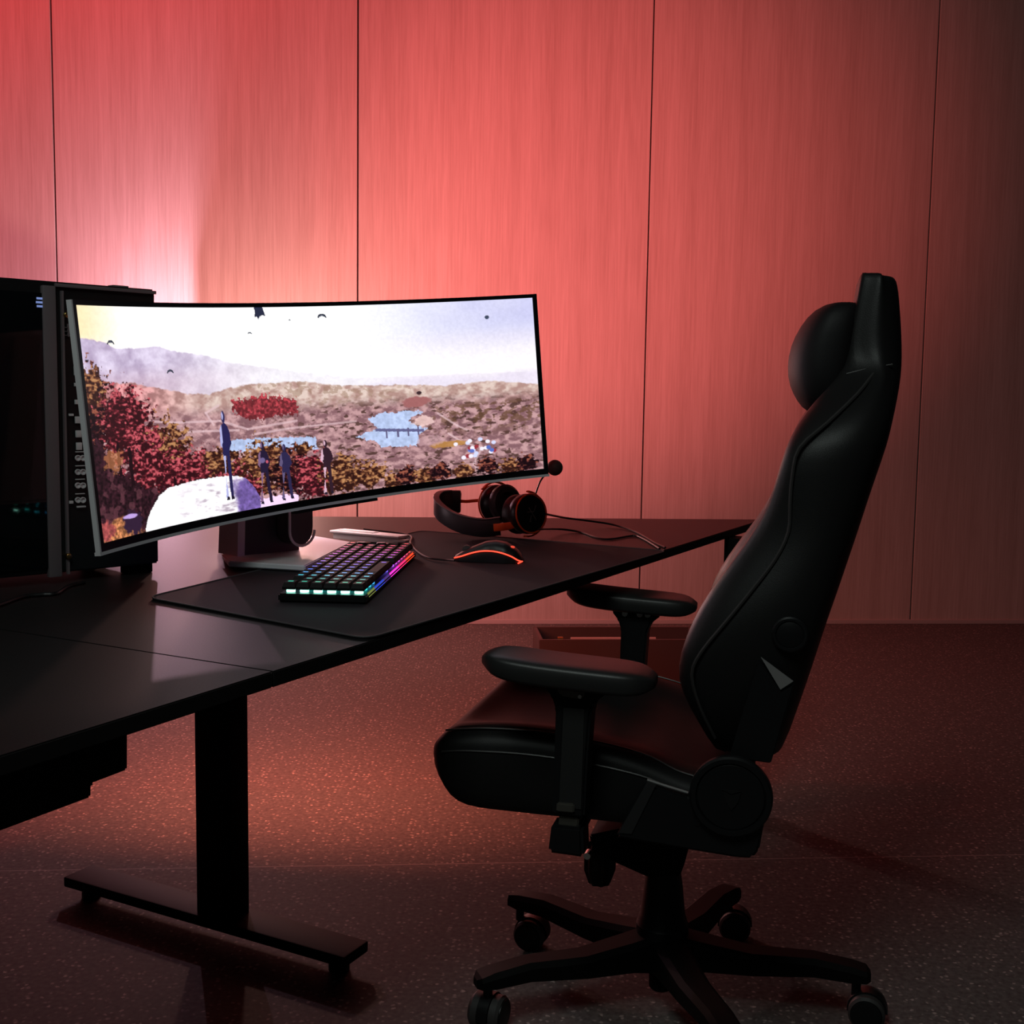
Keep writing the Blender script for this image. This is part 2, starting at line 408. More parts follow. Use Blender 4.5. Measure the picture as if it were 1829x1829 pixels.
# ---- the picture on the screen, worked out as a grid of coloured cells
NX, NY = 860, 340
u_ = (np.arange(NX + 1) / NX)[None, :].repeat(NY + 1, 0); v_ = (np.arange(NY + 1) / NY)[:, None].repeat(NX + 1, 1)  # v down
rng = np.random.RandomState(4)
def vnoise(fx, fy, seed, octv=4):
    out = np.zeros_like(u_); amp = 1; tot = 0
    for o in range(octv):
        r = np.random.RandomState(seed + o); gx, gy = int(fx * 2 ** o) + 2, int(fy * 2 ** o) + 2
        g = r.rand(gy + 1, gx + 1); X = u_ * (gx - 1); Yy = v_ * (gy - 1); xi = X.astype(int); yi = Yy.astype(int)
        xf = X - xi; yf = Yy - yi; xf = xf * xf * (3 - 2 * xf); yf = yf * yf * (3 - 2 * yf)
        out += amp * ((g[yi, xi] * (1 - xf) + g[yi, xi + 1] * xf) * (1 - yf) + (g[yi + 1, xi] * (1 - xf) + g[yi + 1, xi + 1] * xf) * yf)
        tot += amp; amp *= .55
    return out / tot
def sm(a, b_, x): t = np.clip((x - a) / (b_ - a), 0, 1); return t * t * (3 - 2 * t)
def rgb(r, g, b_): return np.array([r, g, b_], float) / 255
IM = np.ones((NY + 1, NX + 1, 3))
N1 = vnoise(14, 6, 1); N2 = vnoise(50, 22, 9); N3 = vnoise(120, 50, 21, 3); N4 = vnoise(220, 90, 33, 2)
def over(mask, col):
    global IM
    col = np.asarray(col)
    if col.ndim == 1: col = col[None, None, :]
    IM = IM * (1 - mask[..., None]) + col * mask[..., None]
def line(pts): xs, ys = zip(*pts); return np.interp(u_, xs, ys)
def poly(pts, soft=.004):
    """signed mask of a polygon in (u,v)"""
    ins = np.zeros_like(u_, bool); n = len(pts); uu = u_ + (N3 - .5) * soft * 2; vv = v_ + (N4 - .5) * soft * 4
    for i in range(n):
        x1, y1 = pts[i]; x2, y2 = pts[(i + 1) % n]
        c = ((y1 > vv) != (y2 > vv)) & (uu < (x2 - x1) * (vv - y1) / (y2 - y1 + 1e-9) + x1); ins ^= c
    return ins.astype(float)
def disc(x, y, rx, ry, rough=0, soft=.15):
    d = np.sqrt(((u_ - x) / rx) ** 2 + ((v_ - y) / ry) ** 2) + (N3 - .5) * rough * 2 + (N2 - .5) * rough
    return 1 - sm(1 - soft, 1 + soft, d)
sky = 1 - .0 * u_[..., None] * np.ones(3)
IM = np.ones_like(IM)
lav = sm(.52, .95, u_) * (1 - sm(.10, .36, v_)) * (.75 + .25 * N1)
over(lav * .85, rgb(188, 188, 232))
over(sm(.45, .9, u_) * sm(.30, .20, abs(v_ - .33) + .1) * .22, rgb(225, 205, 225))
over((1 - sm(0, .13, u_)) * (1 - sm(.10, .26, v_)), rgb(255, 232, 186))
# far ridge
far = [(-.01, .128), (.032, .139), (.059, .152), (.082, .177), (.131, .18), (.182, .173), (.202, .193), (.277, .219), (.331, .261), (.425, .303), (.602, .383), (.773, .401), (1, .421)]
ridge = sm(0, .008, v_ - line(far) - (N3 - .5) * .012)
fog = 1 - sm(.12, .50, u_ + .25 * (v_ - .2))
tone = .5 + .5 * np.clip((vnoise(44, 22, 77, 4) - .5) * 3.6, -1, 1)
c1 = rgb(176, 158, 188) * (1 - tone[..., None]) + rgb(226, 214, 238) * tone[..., None]
over(ridge * (.25 + .75 * fog), c1)
over(ridge * sm(.24, .36, v_) * fog * .45, rgb(206, 170, 180))
over(sm(.4, .6, u_) * sm(.40, .44, v_ + (N1 - .5) * .08) * .6, rgb(226, 216, 236))
# middle hills and plain
mid = [(-.01, .335), (.041, .327), (.117, .333), (.167, .361), (.208, .381), (.239, .400), (.283, .408), (.328, .388), (.375, .373), (.485, .381), (.575, .418), (.685, .436), (.802, .464), (.896, .455), (1, .496)]
md_ = sm(0, .008, v_ - line(mid) - (N3 - .5) * .016)
t2 = np.clip((vnoise(60, 34, 101, 3) - .5) * 3.2 + .5, 0, 1)[..., None]
hc = rgb(176, 140, 132) * (1 - t2) + rgb(222, 200, 190) * t2
over(md_, hc)
over(md_ * (1 - sm(.08, .3, u_)) * .8, rgb(205, 130, 135) * (.75 + .4 * t2))
low = sm(.47, .56, v_ + (u_ - .5) * -.10)
t3 = np.clip((vnoise(80, 46, 201, 4) - .5) * 3.6 + .5, 0, 1)[..., None]
gc = rgb(132, 94, 100) * (1 - t3) + rgb(196, 154, 156) * t3
over(md_ * low, gc)
# forest dots on the plain
dots = sm(.60, .68, vnoise(70, 60, 301, 3)) * md_ * low * sm(.30, .62, u_ + (v_ - .5) * .3)
over(dots * .85, rgb(74, 50, 44))
rt = sm(.52, .60, vnoise(90, 50, 307, 3)) * sm(.62, .85, u_) * sm(.55, .60, v_) * (1 - sm(.66, .80, v_)); over(rt * .7, rgb(100, 70, 50))
hillb = sm(.53, .60, vnoise(90, 50, 311, 3)) * md_ * (1 - low) * sm(.30, .40, u_) * (1 - sm(.55, .9, u_)); over(hillb * .5, rgb(150, 120, 100))
# roads
for pts in ([(.11, .50), (.20, .53), (.30, .545), (.36, .60), (.47, .585)], [(.30, .47), (.27, .50), (.285, .56)], [(.16, .57), (.26, .585), (.34, .60)], [(.37, .63), (.45, .62), (.60, .62)], [(.80, .74), (.83, .80), (.87, .84), (.85, .93), (.86, .98)], [(.78, .62), (.82, .70), (.84, .73)]):
    for (x1, y1), (x2, y2) in zip(pts, pts[1:]):
        t = np.clip(((u_ - x1) * (x2 - x1) * 6 + (v_ - y1) * (y2 - y1)) / ((x2 - x1) ** 2 * 6 + (y2 - y1) ** 2), 0, 1)
        d = np.sqrt((u_ - x1 - t * (x2 - x1)) ** 2 * 6 + (v_ - y1 - t * (y2 - y1)) ** 2)
        over((1 - sm(.003, .008, d + (N4 - .5) * .003)) * .7, rgb(222, 190, 195))
# red wood
rp = poly([(.330, .455), (.40, .44), (.469, .47), (.475, .55), (.44, .545), (.394, .56), (.334, .53)], .012)
over(rp, rgb(158, 58, 66) * (.65 + .7 * np.clip((N4 - .3) * 1.6, 0, 1))[..., None]); 
# lakes
w_ = (.85 + .3 * N3)[..., None]
over(poly([(.31, .642), (.40, .655), (.509, .680), (.511, .745), (.463, .745), (.414, .718), (.343, .71), (.30, .70)]), rgb(176, 192, 228) * w_)
over(poly([(.628, .612), (.66, .59), (.72, .592), (.750, .604), (.735, .62), (.715, .645), (.73, .67), (.755, .70), (.735, .73), (.731, .79), (.65, .772), (.64, .74), (.597, .705), (.643, .673)], .006), rgb(180, 196, 232) * w_)
over(poly([(.641, .670), (.747, .700), (.747, .716), (.641, .686)], 0), rgb(96, 96, 138))
for x in (.665, .69, .713, .735): over(poly([(x - .002, .685), (x + .002, .685), (x + .002, .73), (x - .002, .73)], 0), rgb(96, 90, 125))
over(disc(.735, .545, .030, .030, .2), rgb(160, 100, 100)); over(disc(.80, .80, .045, .018, .3) * .9, rgb(182, 130, 70))
over(disc(.76, .77, .03, .03, .4) * .6, rgb(205, 165, 170))
over(disc(.745, .655, .022, .028, .6) * .8, rgb(240, 205, 200))
# village
r_ = np.random.RandomState(8)
for i in range(26):
    x, y = .855 + r_.randn() * .022, .845 + r_.randn() * .022; c = [(210, 215, 250), (90, 110, 190), (150, 50, 60), (240, 235, 250)][r_.randint(4)]
    over(disc(x, y, .005, .011, .1), rgb(*c))
def tree(x, y, rx, ry, dark, mid_, lite, seed):
    n_ = vnoise(90, 60, seed, 3)
    d = np.sqrt(((u_ - x) / rx) ** 2 + ((v_ - y) / ry) ** 2) + (n_ - .5) * 1.1 + (N4 - .5) * .7
    k = 1 - sm(.86, 1.0, d); t = np.clip((vnoise(150, 95, seed + 50, 2) - .42) * 3.2 + (y - v_) / ry * .35, 0, 1)[..., None]
    over(k, np.where(t < .5, rgb(*dark) * (1 - 2 * t) + rgb(*mid_) * 2 * t, rgb(*mid_) * (2 - 2 * t) + rgb(*lite) * (2 * t - 1)))
RED = ((48, 14, 20), (104, 32, 42), (200, 90, 100)); OLV = ((48, 22, 18), (108, 62, 42), (184, 132, 88)); DRK = ((24, 8, 14), (70, 30, 32), (150, 84, 66))
tree(.25, .80, .08, .12, *RED, 402); tree(.32, .86, .06, .12, *RED, 404); tree(.29, .74, .045, .07, *OLV, 403)
tree(.385, .80, .05, .14, *OLV, 410); tree(.45, .84, .055, .13, *DRK, 414); tree(.50, .88, .05, .13, *RED, 416); tree(.56, .90, .05, .11, *OLV, 418); tree(.62, .92, .045, .07, *OLV, 420)
for i, x in enumerate((.67, .70, .74, .78, .83, .88, .93, .965)): tree(x, .97 - .02 * (i % 2), .026, .05, *(DRK if i % 2 else OLV), 430 + i)
tree(.35, .92, .03, .10, *RED, 440); tree(.48, .73, .02, .03, *OLV, 441); tree(.415, .73, .02, .04, *OLV, 442)
tree(.00, .46, .065, .21, *DRK, 450); tree(.0, .34, .05, .10, *OLV, 453); tree(.09, .53, .065, .17, *RED, 454); tree(.075, .45, .04, .08, *RED, 455)
tree(.175, .68, .055, .17, *OLV, 458); tree(.20, .80, .06, .14, *RED, 459); tree(.125, .70, .05, .16, *RED, 460)
dk = poly([(-.02, .52), (.03, .60), (.055, .70), (.09, .76), (.14, .83), (.175, .85), (.14, .92), (.11, 1.03), (-.02, 1.03)], .02)
over(dk, (rgb(46, 22, 30) * (.5 + .9 * np.clip((N4 - .2) * 1.5, 0, 1.5))[..., None]))
over(dk * sm(.60, .66, N2) * sm(.55, .75, v_) * .5, rgb(120, 70, 80))
for x, y, h_, w_ in ((.062, .66, .15, .0035), (.088, .70, .17, .004), (.04, .66, .10, .003), (.185, .84, .12, .0025)): over(poly([(x - w_, y - h_ / 2), (x + w_, y - h_ / 2), (x + w_, y + h_ / 2), (x - w_, y + h_ / 2)], .002), rgb(30, 12, 18))
over(disc(.05, .66, .02, .05, .8) * .6, rgb(205, 130, 80))
# boulders
rk = poly([(.100, 1.03), (.112, .945), (.125, .905), (.142, .855), (.166, .825), (.228, .812), (.28, .812), (.325, .820), (.345, .84), (.36, .885), (.374, .95), (.376, 1.03)], .002)
cr = np.clip((vnoise(60, 70, 501, 3) - .52) * 4, 0, 1) * sm(.15, .30, u_ + (v_ - .85) * .25)
over(rk, rgb(255, 252, 255) * (1 - .28 * cr[..., None]) * np.array([1, .94, 1]) ** cr[..., None])
over(rk * sm(.315, .345, u_ + (v_ - .85) * .10 + (N2 - .5) * .05), rgb(120, 96, 168) * (.6 + .7 * N3)[..., None])
over(poly([(.372, .962), (.40, .953), (.458, .965), (.458, 1.02), (.372, 1.02)], .004), rgb(245, 215, 250))
over(disc(.05, .985, .045, .075, .3), rgb(200, 128, 84) * (.6 + .7 * np.clip((N4 - .25) * 1.6, 0, 1))[..., None]); over(disc(.012, .95, .02, .04, .6), rgb(170, 80, 80) * (.6 + .6 * N4)[..., None])
over(disc(.078, .945, .022, .05, .5), rgb(48, 30, 52)); over(disc(.073, .915, .016, .010, .2), rgb(190, 160, 225))
# figures seen from behind
def figure(x, top, bot, w_, c, c2, spread=.35, arms=True):
    H_ = bot - top; f = lambda q: top + H_ * q
    W_ = w_
    lc = rgb(*c2)
    for sgn, col in ((-1, lc), (1, rgb(*c))):
        over(poly([(x + sgn * W_ * .05, f(.46)), (x + sgn * W_ * .62, f(.46)), (x + sgn * W_ * (.35 + spread) + .002, f(.97)), (x + sgn * W_ * (.35 + spread) - W_ * .35, f(.97))], .0006), col * 1.0)
        over(poly([(x + sgn * W_ * (.1 + spread), f(.96)), (x + sgn * W_ * (.5 + spread), f(.96)), (x + sgn * W_ * (.6 + spread), f(1.0)), (x + sgn * W_ * (.05 + spread), f(1.0))], .0006), rgb(30, 24, 40))
    if arms:
        over(poly([(x - W_ * .75, f(.19)), (x - W_ * .45, f(.16)), (x - W_ * .5, f(.42)), (x - W_ * .95, f(.36))], .001), rgb(*c2))
        over(poly([(x + W_ * .5, f(.16)), (x + W_ * .85, f(.22)), (x + W_ * 1.1, f(.36)), (x + W_ * .6, f(.44))], .001), rgb(*c))
    over(poly([(x - W_ * .65, f(.17)), (x - W_ * .3, f(.135)), (x + W_ * .3, f(.135)), (x + W_ * .7, f(.18)), (x + W_ * .62, f(.50)), (x - W_ * .58, f(.50))], .001), rgb(*c))
    over(poly([(x - W_ * .68, f(.18)), (x - W_ * .42, f(.15)), (x - W_ * .46, f(.34)), (x - W_ * .66, f(.38))], .001), rgb(*c2))
    over(disc(x, f(.065), W_ * .30, H_ * .070), rgb(*c)); over(disc(x - W_ * .12, f(.05), W_ * .14, H_ * .045), rgb(*c2))
figure(.307, .500, .935, .0125, (38, 34, 78), (176, 178, 226), .10)
figure(.388, .672, .985, .0135, (36, 26, 52), (128, 96, 130), .45); over(disc(.386, .765, .006, .014), rgb(110, 96, 140)); over(disc(.396, .775, .003, .008), rgb(200, 90, 110))
figure(.436, .698, .985, .0135, (44, 38, 74), (96, 84, 120), .40)
figure(.528, .703, .99, .0140, (48, 28, 40), (216, 176, 196), .20)
# gliders
def glider(x, y, r, col, th=.32):
    d = np.sqrt(((u_ - x) / r) ** 2 + ((v_ - y) / (r * 2.35)) ** 2); over(((d < 1) & (d > 1 - th * (1.1 - .0 * d)) & (v_ < y - r * .15)).astype(float), rgb(*col))
    over(((d < 1) & (v_ < y - r * .9) & (d > .45)).astype(float) * .7, rgb(*col))
for x, y, r in ((.072, .165, .0085), (.2, .302, .0075), (.385, .133, .0050), (.475, .071, .0030), (.546, .062, .0100), (.901, .098, .0050), (.743, .500, .0060)): glider(x, y, r, (44, 50, 66))
over(poly([(.399, .0), (.418, .0), (.423, .045), (.417, .038), (.411, .045), (.407, .06), (.404, .045), (.399, .05), (.401, .02)], 0), rgb(40, 44, 66))
over(disc(.901, .099, .004, .009), rgb(60, 70, 92)); over(disc(.743, .497, .005, .010), rgb(60, 40, 44))
IM = IM * (.97 + .06 * N4[..., None])

IM = np.clip(IM, 0, 1)
LIN = np.where(IM <= .04045, IM / 12.92, ((IM + .055) / 1.055) ** 2.4)
me = bpy.data.meshes.new('screen')
aa = np.arcsin(chord / 2 / RAD) * (-1 + bz + u_ * (2 - 2 * bz)); vv_ = (1 - vz) - v_ * (2 - vz - vb)
P = (np.array(ctr)[None, None] + np.array(ux) * (RAD * np.sin(aa))[..., None] + np.array(up) * (vv_ * HM / 2)[..., None]
     + np.array(nb) * (RAD * np.cos(aa) - RAD * math.cos(math.asin(chord / 2 / RAD)))[..., None])
P += .0015 * (np.array(nb) * np.cos(aa)[..., None] + np.array(ux) * np.sin(aa)[..., None])
ml = np.array(mon.location); P = P - ml
idx = np.arange((NX + 1) * (NY + 1)).reshape(NY + 1, NX + 1)
F = np.stack([idx[:-1, :-1], idx[1:, :-1], idx[1:, 1:], idx[:-1, 1:]], -1).reshape(-1, 4)
me.vertices.add(P.size // 3); me.vertices.foreach_set('co', P.reshape(-1).astype(np.float32))
me.loops.add(F.size); me.loops.foreach_set('vertex_index', F.reshape(-1).astype(np.int32))
me.polygons.add(len(F)); me.polygons.foreach_set('loop_start', (np.arange(len(F)) * 4).astype(np.int32))
me.update(calc_edges=True)
ca = me.color_attributes.new('col', 'FLOAT_COLOR', 'POINT')
ca.data.foreach_set('color', np.concatenate([LIN, np.ones(LIN.shape[:2] + (1,))], -1).reshape(-1).astype(np.float32))
me.materials.append(emit_attr('screen_picture', 1.12, .35)); me.shade_smooth()
so = bpy.data.objects.new('screen', me); C.objects.link(so); so.parent = mon; so['label'] = 'lit screen with a valley, lakes, red trees and figures on a white rock'

# stand
b = B(); z1 = DZ + .0175
bp_ = [(394, 968), (397, 990), (408, 1002), (545, 1010), (628, 968), (520, 950)]
bp_ = [W(x, y, z1) for x, y in bp_]
prism(b, [p - V(0, 0, .011) for p in bp_], V(0, 0, .011), bev=.002); obj('stand_base', b, M['silver'], mon, label='silver stand base plate')
hx = V(ux.x, ux.y, 0).normalized(); hn = V(nb.x, nb.y, 0).normalized()
nk = W(470, 984, z1)
def NK(x, y, z): return nk + hx * x + hn * y + V(0, 0, z)
b = B()
rings = []
for z, wd, dp, sh in ((0, .066, .03, 0), (.10, .062, .028, 0), (.27, .05, .025, -.005)):
    rings.append([NK(-wd, -dp + sh, z), NK(wd, -dp + sh, z), NK(wd, dp + sh, z), NK(-wd, dp + sh, z)])
loft(b, rings); obj('neck', b, M['standdark'], mon, smooth=False, label='dark grey stand neck')
b = B(); rings = []
for z, wd, dp, sh in ((0, .067, .034, -.002), (.10, .063, .032, -.002), (.27, .051, .028, -.007)):
    rings.append([NK(-wd - .016, -dp + sh, z), NK(-wd, -dp + sh, z), NK(-wd, dp + sh, z), NK(-wd - .016, dp + sh, z)])
loft(b, rings); obj('neck_trim', b, M['silver'], mon, smooth=False, label='silver strip down the neck')
b = B(); h1 = NK(0, 0, .23); m1 = MON(.0, 0.0, .05); box(b, (h1 + m1) / 2, .07, (h1 - m1).length + .02, .07, (frame(h1 - m1)[0], (h1 - m1).normalized(), frame(h1 - m1)[1]), bev=.004); obj('mount_arm', b, M['standdark'], mon)
cc = Y(520, 945, nk.y + .0)
b = B(); rr = .030
op = [cc + hx * (rr * math.sin(a)) + V(0, 0, -rr * math.cos(a)) for a in [PI * i / 12 - PI / 2 for i in range(13)]]
ol2 = op + [op[-1] + V(0, 0, .055), op[0] + V(0, 0, .055)]
prism(b, [p - hn * .035 for p in ol2], hn * .045, bev=.004); obj('cable_holder', b, M['standdark'], mon)
b = B(); tube(b, [p - hn * .037 for p in [op[0] + V(0, 0, .05)] + op], .0028, n=8, smooth=False); obj('holder_rim', b, M['silver'], mon)
b = B(); mslab(b, -.10, .26, -1.06, -1.03, .0, .016, 12); obj('sensor_bar', b, M['bezel'], mon)

# ------------------------------------------------------------------ computer tower
PA, PB = W(-140, 1100, DZ), W(285, 1023, DZ)
pt = (PB - W(0, 1053, DZ)); pt.z = 0; pt.normalize(); PA = PB - pt * .52
pn = V(-pt.y, pt.x, 0)          # away from the viewer
ZT = Y(283, 517, PB.y).z
tower = empty('computer_tower', (PA + PB) / 2 + pn * .11, 0, label='tall black computer tower with dark glass door behind the left end of the curved monitor', category='computer')
def TW(a, d, z): return PB - pt * a + pn * d + V(0, 0, z)      # a back from the right end
def along(px): # distance from the right end for a pixel column
    q_ = PL(px, 800, PB, pn); return (PB - q_).dot(pt)
aP0, aP1 = along(80), along(104)
HT = ZT - DZ
b = B()
prism(b, [TW(0, .002, .018), TW(.52, .002, .018), TW(.52, .23, .018), TW(0, .23, .018)], V(0, 0, HT - .018), bev=.003)
obj('chassis', b, M['plastic'], tower)
b = B(); box(b, TW((aP0 + aP1) / 2, .0, HT / 2 + .002), abs(aP0 - aP1), .012, HT - .02, (pt, pn, V(0, 0, 1)), bev=.003)
obj('door_frame', b, M['pillar'], tower, label='grey vertical edge of the glass door')
b = B(); box(b, TW((.515 + aP0) / 2, -.001, HT / 2 + .004), .515 - aP0, .005, HT - .05, (pt, pn, V(0, 0, 1)), bev=.001)
obj('glass_door', b, M['glass'], tower)
b = B(); box(b, TW(aP1 - .012, -.001, HT / 2), .004, .006, HT - .03, (pt, pn, V(0, 0, 1))); box(b, TW(aP1 / 2, -.001, HT - .006), aP1, .006, .006, (pt, pn, V(0, 0, 1)), bev=.001)
box(b, TW(aP1 * .30, .03, HT + .002), .03, .02, .004, (pt, pn, V(0, 0, 1)), bev=.001)
obj('rail', b, M['pillar'], tower)
def TP(px, py): return PL(px, py, PB - pn * .002, pn)
def onp(bm, px, py, sx, sz, t=.004, bev=.0008): box(bm, TP(px, py), sx, t, sz, (pt, pn, V(0, 0, 1)), bev=bev)
for (x, y) in ((117, 563), (121, 993)):
    b = B(); p = TP(x, y); cyl(b, p + pn * .002, p - pn * .007, .005, bev=.001, n=16); obj('thumb_screw', b, M['brass'], tower, label='brass thumb screw')
for y in (818, 843, 867, 893):
    b = B()
    for dx in (-4.5, 4.5):
        p = TP(143 + dx, y); lathe(b, p, -pn, [(0, .0052), (.003, .0052), (.003, .0034), (.001, .0034), (.001, .0)][:4], n=16)
    onp(b, 143, y - 11, .017, .0016)
    obj('socket', b, M['port'], tower)
for x, y, sx, sz in ((134, 662, .004, .016), (135, 687, .005, .006), (137, 718, .007, .008), (127, 741, .008, .004), (139, 750, .010, .012), (140, 775, .010, .012), (141, 797, .010, .013), (145, 905, .016, .003), (127, 897, .007, .005)):
    b = B(); onp(b, x, y, sx, sz); obj('port', b, M['port'], tower)
b = B()
for k in range(3): onp(b, 120, 585 + 7 * k, .010, .0012)
onp(b, 122, 590, .003, .022)
obj('badge', b, M['pillar'], tower)
b = B()
for k, wd in ((0, 12), (1, 14), (2, 11)): box(b, PL(71, 533 + 7 * k, PB - pn * .004, pn), .0009 * wd, .0006, .0034, (pt, pn, V(0, 0, 1)))
obj('display_icon', b, emit('pale_blue_glow', (.25, .35, .75), .7), tower, label='tiny pale blue lit marks at the top of the glass')
for a_, d_ in ((.03, .03), (.03, .2), (.49, .03), (.49, .2)):
    b = B(); box(b, TW(a_, d_, .009), .05, .03, .018, (pt, pn, V(0, 0, 1)), bev=.003); obj('foot', b, M['steel'], tower)

# ------------------------------------------------------------------ keyboard
kz = DZ + .004
K0, K1, K2, K3 = W(505, 1070, kz), W(648, 1086, kz), W(748, 1006, kz), W(618, 985, kz)
kl = ((K2 - K1) + (K3 - K0)).normalized(); kw_ = (K1 - K0); kw_ = (kw_ - kl * kw_.dot(kl)).normalized()
KL = ((K2 - K1).length + (K3 - K0).length) / 2 * 1.0; KW = abs((K1 - K0).dot(kw_)); ko = (K0 + K1) / 2 - kl * abs((K1 - K0).dot(kl)) * 0
kb = empty('mechanical_keyboard', ko + kl * KL / 2, math.atan2(kl.y, kl.x), label='compact black keyboard with rainbow lit keys on the black desk mat', category='keyboard')
def KB(x, y, z): return ko + kl * x + kw_ * y + V(0, 0, z)
# x along the keyboard, y across (-KW/2..KW/2)
b = B(); prism(b, [KB(0, -KW / 2, .001), KB(0, KW / 2, .001), KB(KL, KW / 2, .001), KB(KL, -KW / 2, .001)], V(0, 0, .013), bev=.0025)
obj('case', b, M['plastic'], kb)
rows, cols = 6, 16
ry, cx_ = (KW - .010) / rows, (KL - .008) / cols
bk = B(); s = .5
rings = []
for z, f in ((.020, .47), (.024, .47), (.031, .36)):
    rings.append([V(-cx_ * f, -ry * f, z), V(cx_ * f, -ry * f, z), V(cx_ * f, ry * f, z), V(-cx_ * f, ry * f, z)])
loft(bk, rings)
kme = bpy.data.meshes.new('keycap'); bk.to_mesh(kme); bk.free(); kme.materials.append(M['keycap'])
kt = Matrix((kl, -kw_, V(0, 0, 1))).transposed().to_4x4()
inv = world_of(kb).inverted()
def hue(f):   # colour along the keyboard: green, blue, violet, pink, red
    st = [(0, (.05, 1, .55)), (.14, (.05, .75, .85)), (.28, (.06, .22, 1)), (.5, (.22, .12, 1)), (.7, (.75, .10, .8)), (.85, (1, .10, .3)), (1, (1, .10, .05))]
    for (a, ca_), (c, cb_) in zip(st, st[1:]):
        if f <= c: t = (f - a) / (c - a); return tuple(ca_[i] * (1 - t) + cb_[i] * t for i in range(3))
    return st[-1][1]
glow = []; skip = {(0, 1), (2, 15), (4, 15), (5, 4), (5, 5), (5, 6), (5, 8)}
for r in range(rows):
    for c in range(cols):
        if (r, c) in skip: continue
        x = .004 + cx_ * (c + .5); y = -KW / 2 + .005 + ry * (r + .5)
        o = bpy.data.objects.new('keycap', kme); C.objects.link(o); o.parent = kb
        o.matrix_basis = inv @ Matrix.Translation(KB(x, y, 0)) @ kt
        if (r, c) == (5, 7):
            o.scale = V(5.4, 1, 1); o.location = inv @ KB(.004 + cx_ * 6, y, 0)
        glow.append((x, y, r, c))
gm = B(); lay = gm.loops.layers.float_color.new('col')
def gq(pts, col):
    f = gm.faces.new([gm.verts.new(p) for p in pts])
    for l in f.loops: l[lay] = (*col, 1)
for x, y, r, c in glow:
    col = hue(x / KL); k = .00016 * 0
    h_ = cx_ * .13
    col2 = tuple(q_ * (.9 if c > 1 else .5) for q_ in col)
    gq([KB(x - h_, y - h_, .0313), KB(x + h_, y - h_, .0313), KB(x + h_, y + h_, .0313), KB(x - h_, y + h_, .0313)], col2)
    # the lit switch below each cap
    n = 8; rr = min(cx_, ry) * .33
    bs = [KB(x + rr * math.cos(2 * PI * i / n), y + rr * math.sin(2 * PI * i / n), .0142) for i in range(n)]
    tp = [p + V(0, 0, .0062) for p in bs]; g = 3.2 if c == 0 else 1.3
    for i in range(n): gq([bs[i], bs[(i + 1) % n], tp[(i + 1) % n], tp[i]], tuple(min(9, q_ * g + (1.4 if c == 0 else 0)) for q_ in col))
obj('key_backlight', gm, emit_attr('key_glow', 1.0), kb, smooth=False, label='rainbow backlight under the keys')
gm = B(); lay = gm.loops.layers.float_color.new('col')
for i in range(40):
    a, c = KL * (.04 + .92 * i / 40), KL * (.04 + .92 * (i + 1) / 40); f = i / 40
    col = (.25, .35, .08) if f < .12 else (.02, .1, 1) if f < .3 else (.10, .05, .35) if f < .42 else (1.4, .05, .9) if f < .62 else (1.6, .04, .25) if f < .8 else (1.6, .10, .03)
    g = 1.0 if f > .4 else .7
    gq([KB(a, KW / 2 + .0006, .008), KB(c, KW / 2 + .0006, .008), KB(c, KW / 2 - .003, .0146), KB(a, KW / 2 - .003, .0146)], tuple(q_ * g for q_ in col))
obj('side_glow', gm, emit_attr('side_glow_mat', 1.0), kb, smooth=False, label='strip of blue, magenta and red light along the long side')
for yy in (.25, .62):
    b = B(); lathe(b, KB(KL * .93, -KW / 2 + .012 + KW * yy * .75, .020), V(0, 0, 1), [(0, .010), (.013, .010), (.015, .008), (.015, 0.0001)], n=20); obj('dial', b, M['plastic'], kb)

# white bar
b = B(); A_, B_ = W(592, 966, DZ), W(716, 978, DZ); d_ = (B_ - A_); L_ = d_.length; d_.normalize(); e_ = V(-d_.y, d_.x, 0)
dock = empty('charging_dock', (A_ + B_) / 2, math.atan2(d_.y, d_.x), label='slim white plastic bar lying between keyboard and monitor stand', category='dock')
box(b, (A_ + B_) / 2 + e_ * .012 + V(0, 0, .0165), L_, .040, .006, (d_, e_, V(0, 0, 1)), bev=.0028, seg=3)
box(b, (A_ + B_) / 2 + e_ * .014 + V(0, 0, .007), L_ * .94, .034, .0135, (d_, e_, V(0, 0, 1)), bev=.003)
obj('shell', b, M['white'], dock)
b = B(); box(b, A_ + d_ * L_ * .35 + e_ * .012 + V(0, 0, .0205), L_ * .5, .022, .003, (d_, e_, V(0, 0, 1)), bev=.0012); obj('lid', b, M['white'], dock)
b = B(); box(b, B_ + e_ * .004 + V(0, 0, .009), .03, .016, .006, (d_, e_, V(0, 0, 1)), bev=.002); obj('plug', b, M['white'], dock)

# ------------------------------------------------------------------ mouse
mA, mB = W(810, 1004, kz), W(931, 1008, kz)      # cable end, palm end
md = (mB - mA); LM = md.length; md.normalize(); me_ = V(-md.y, md.x, 0)    # away
mouse = empty('gaming_mouse', (mA + mB) / 2 + me_ * .03, math.atan2(md.y, md.x), label='black mouse with a glowing red side line on the mat', category='mouse')
def MS(x, y, z): return mA + md * (x * LM) + me_ * (y + .030) + V(0, 0, z)
def mtop(x): return np.interp(x, [0, .1, .25, .45, .6, .75, .9, .97, 1], [.010, .018, .028, .039, .0415, .038, .026, .014, .005])
def mw(x): return np.interp(x, [0, .08, .3, .5, .75, .92, 1], [.020, .027, .029, .028, .032, .027, .014])
b = B(); rings = []
for i in range(25):
    x = i / 24; h_, w_ = mtop(x), mw(x); r_ = []
    for j in range(20):
        a = PI * j / 19; c, s_ = math.cos(a), math.sin(a)
        r_.append(MS(x, math.copysign(abs(c) ** .6, c) * w_ * -1, .001 + h_ * abs(s_) ** .75))
    rings.append(r_)
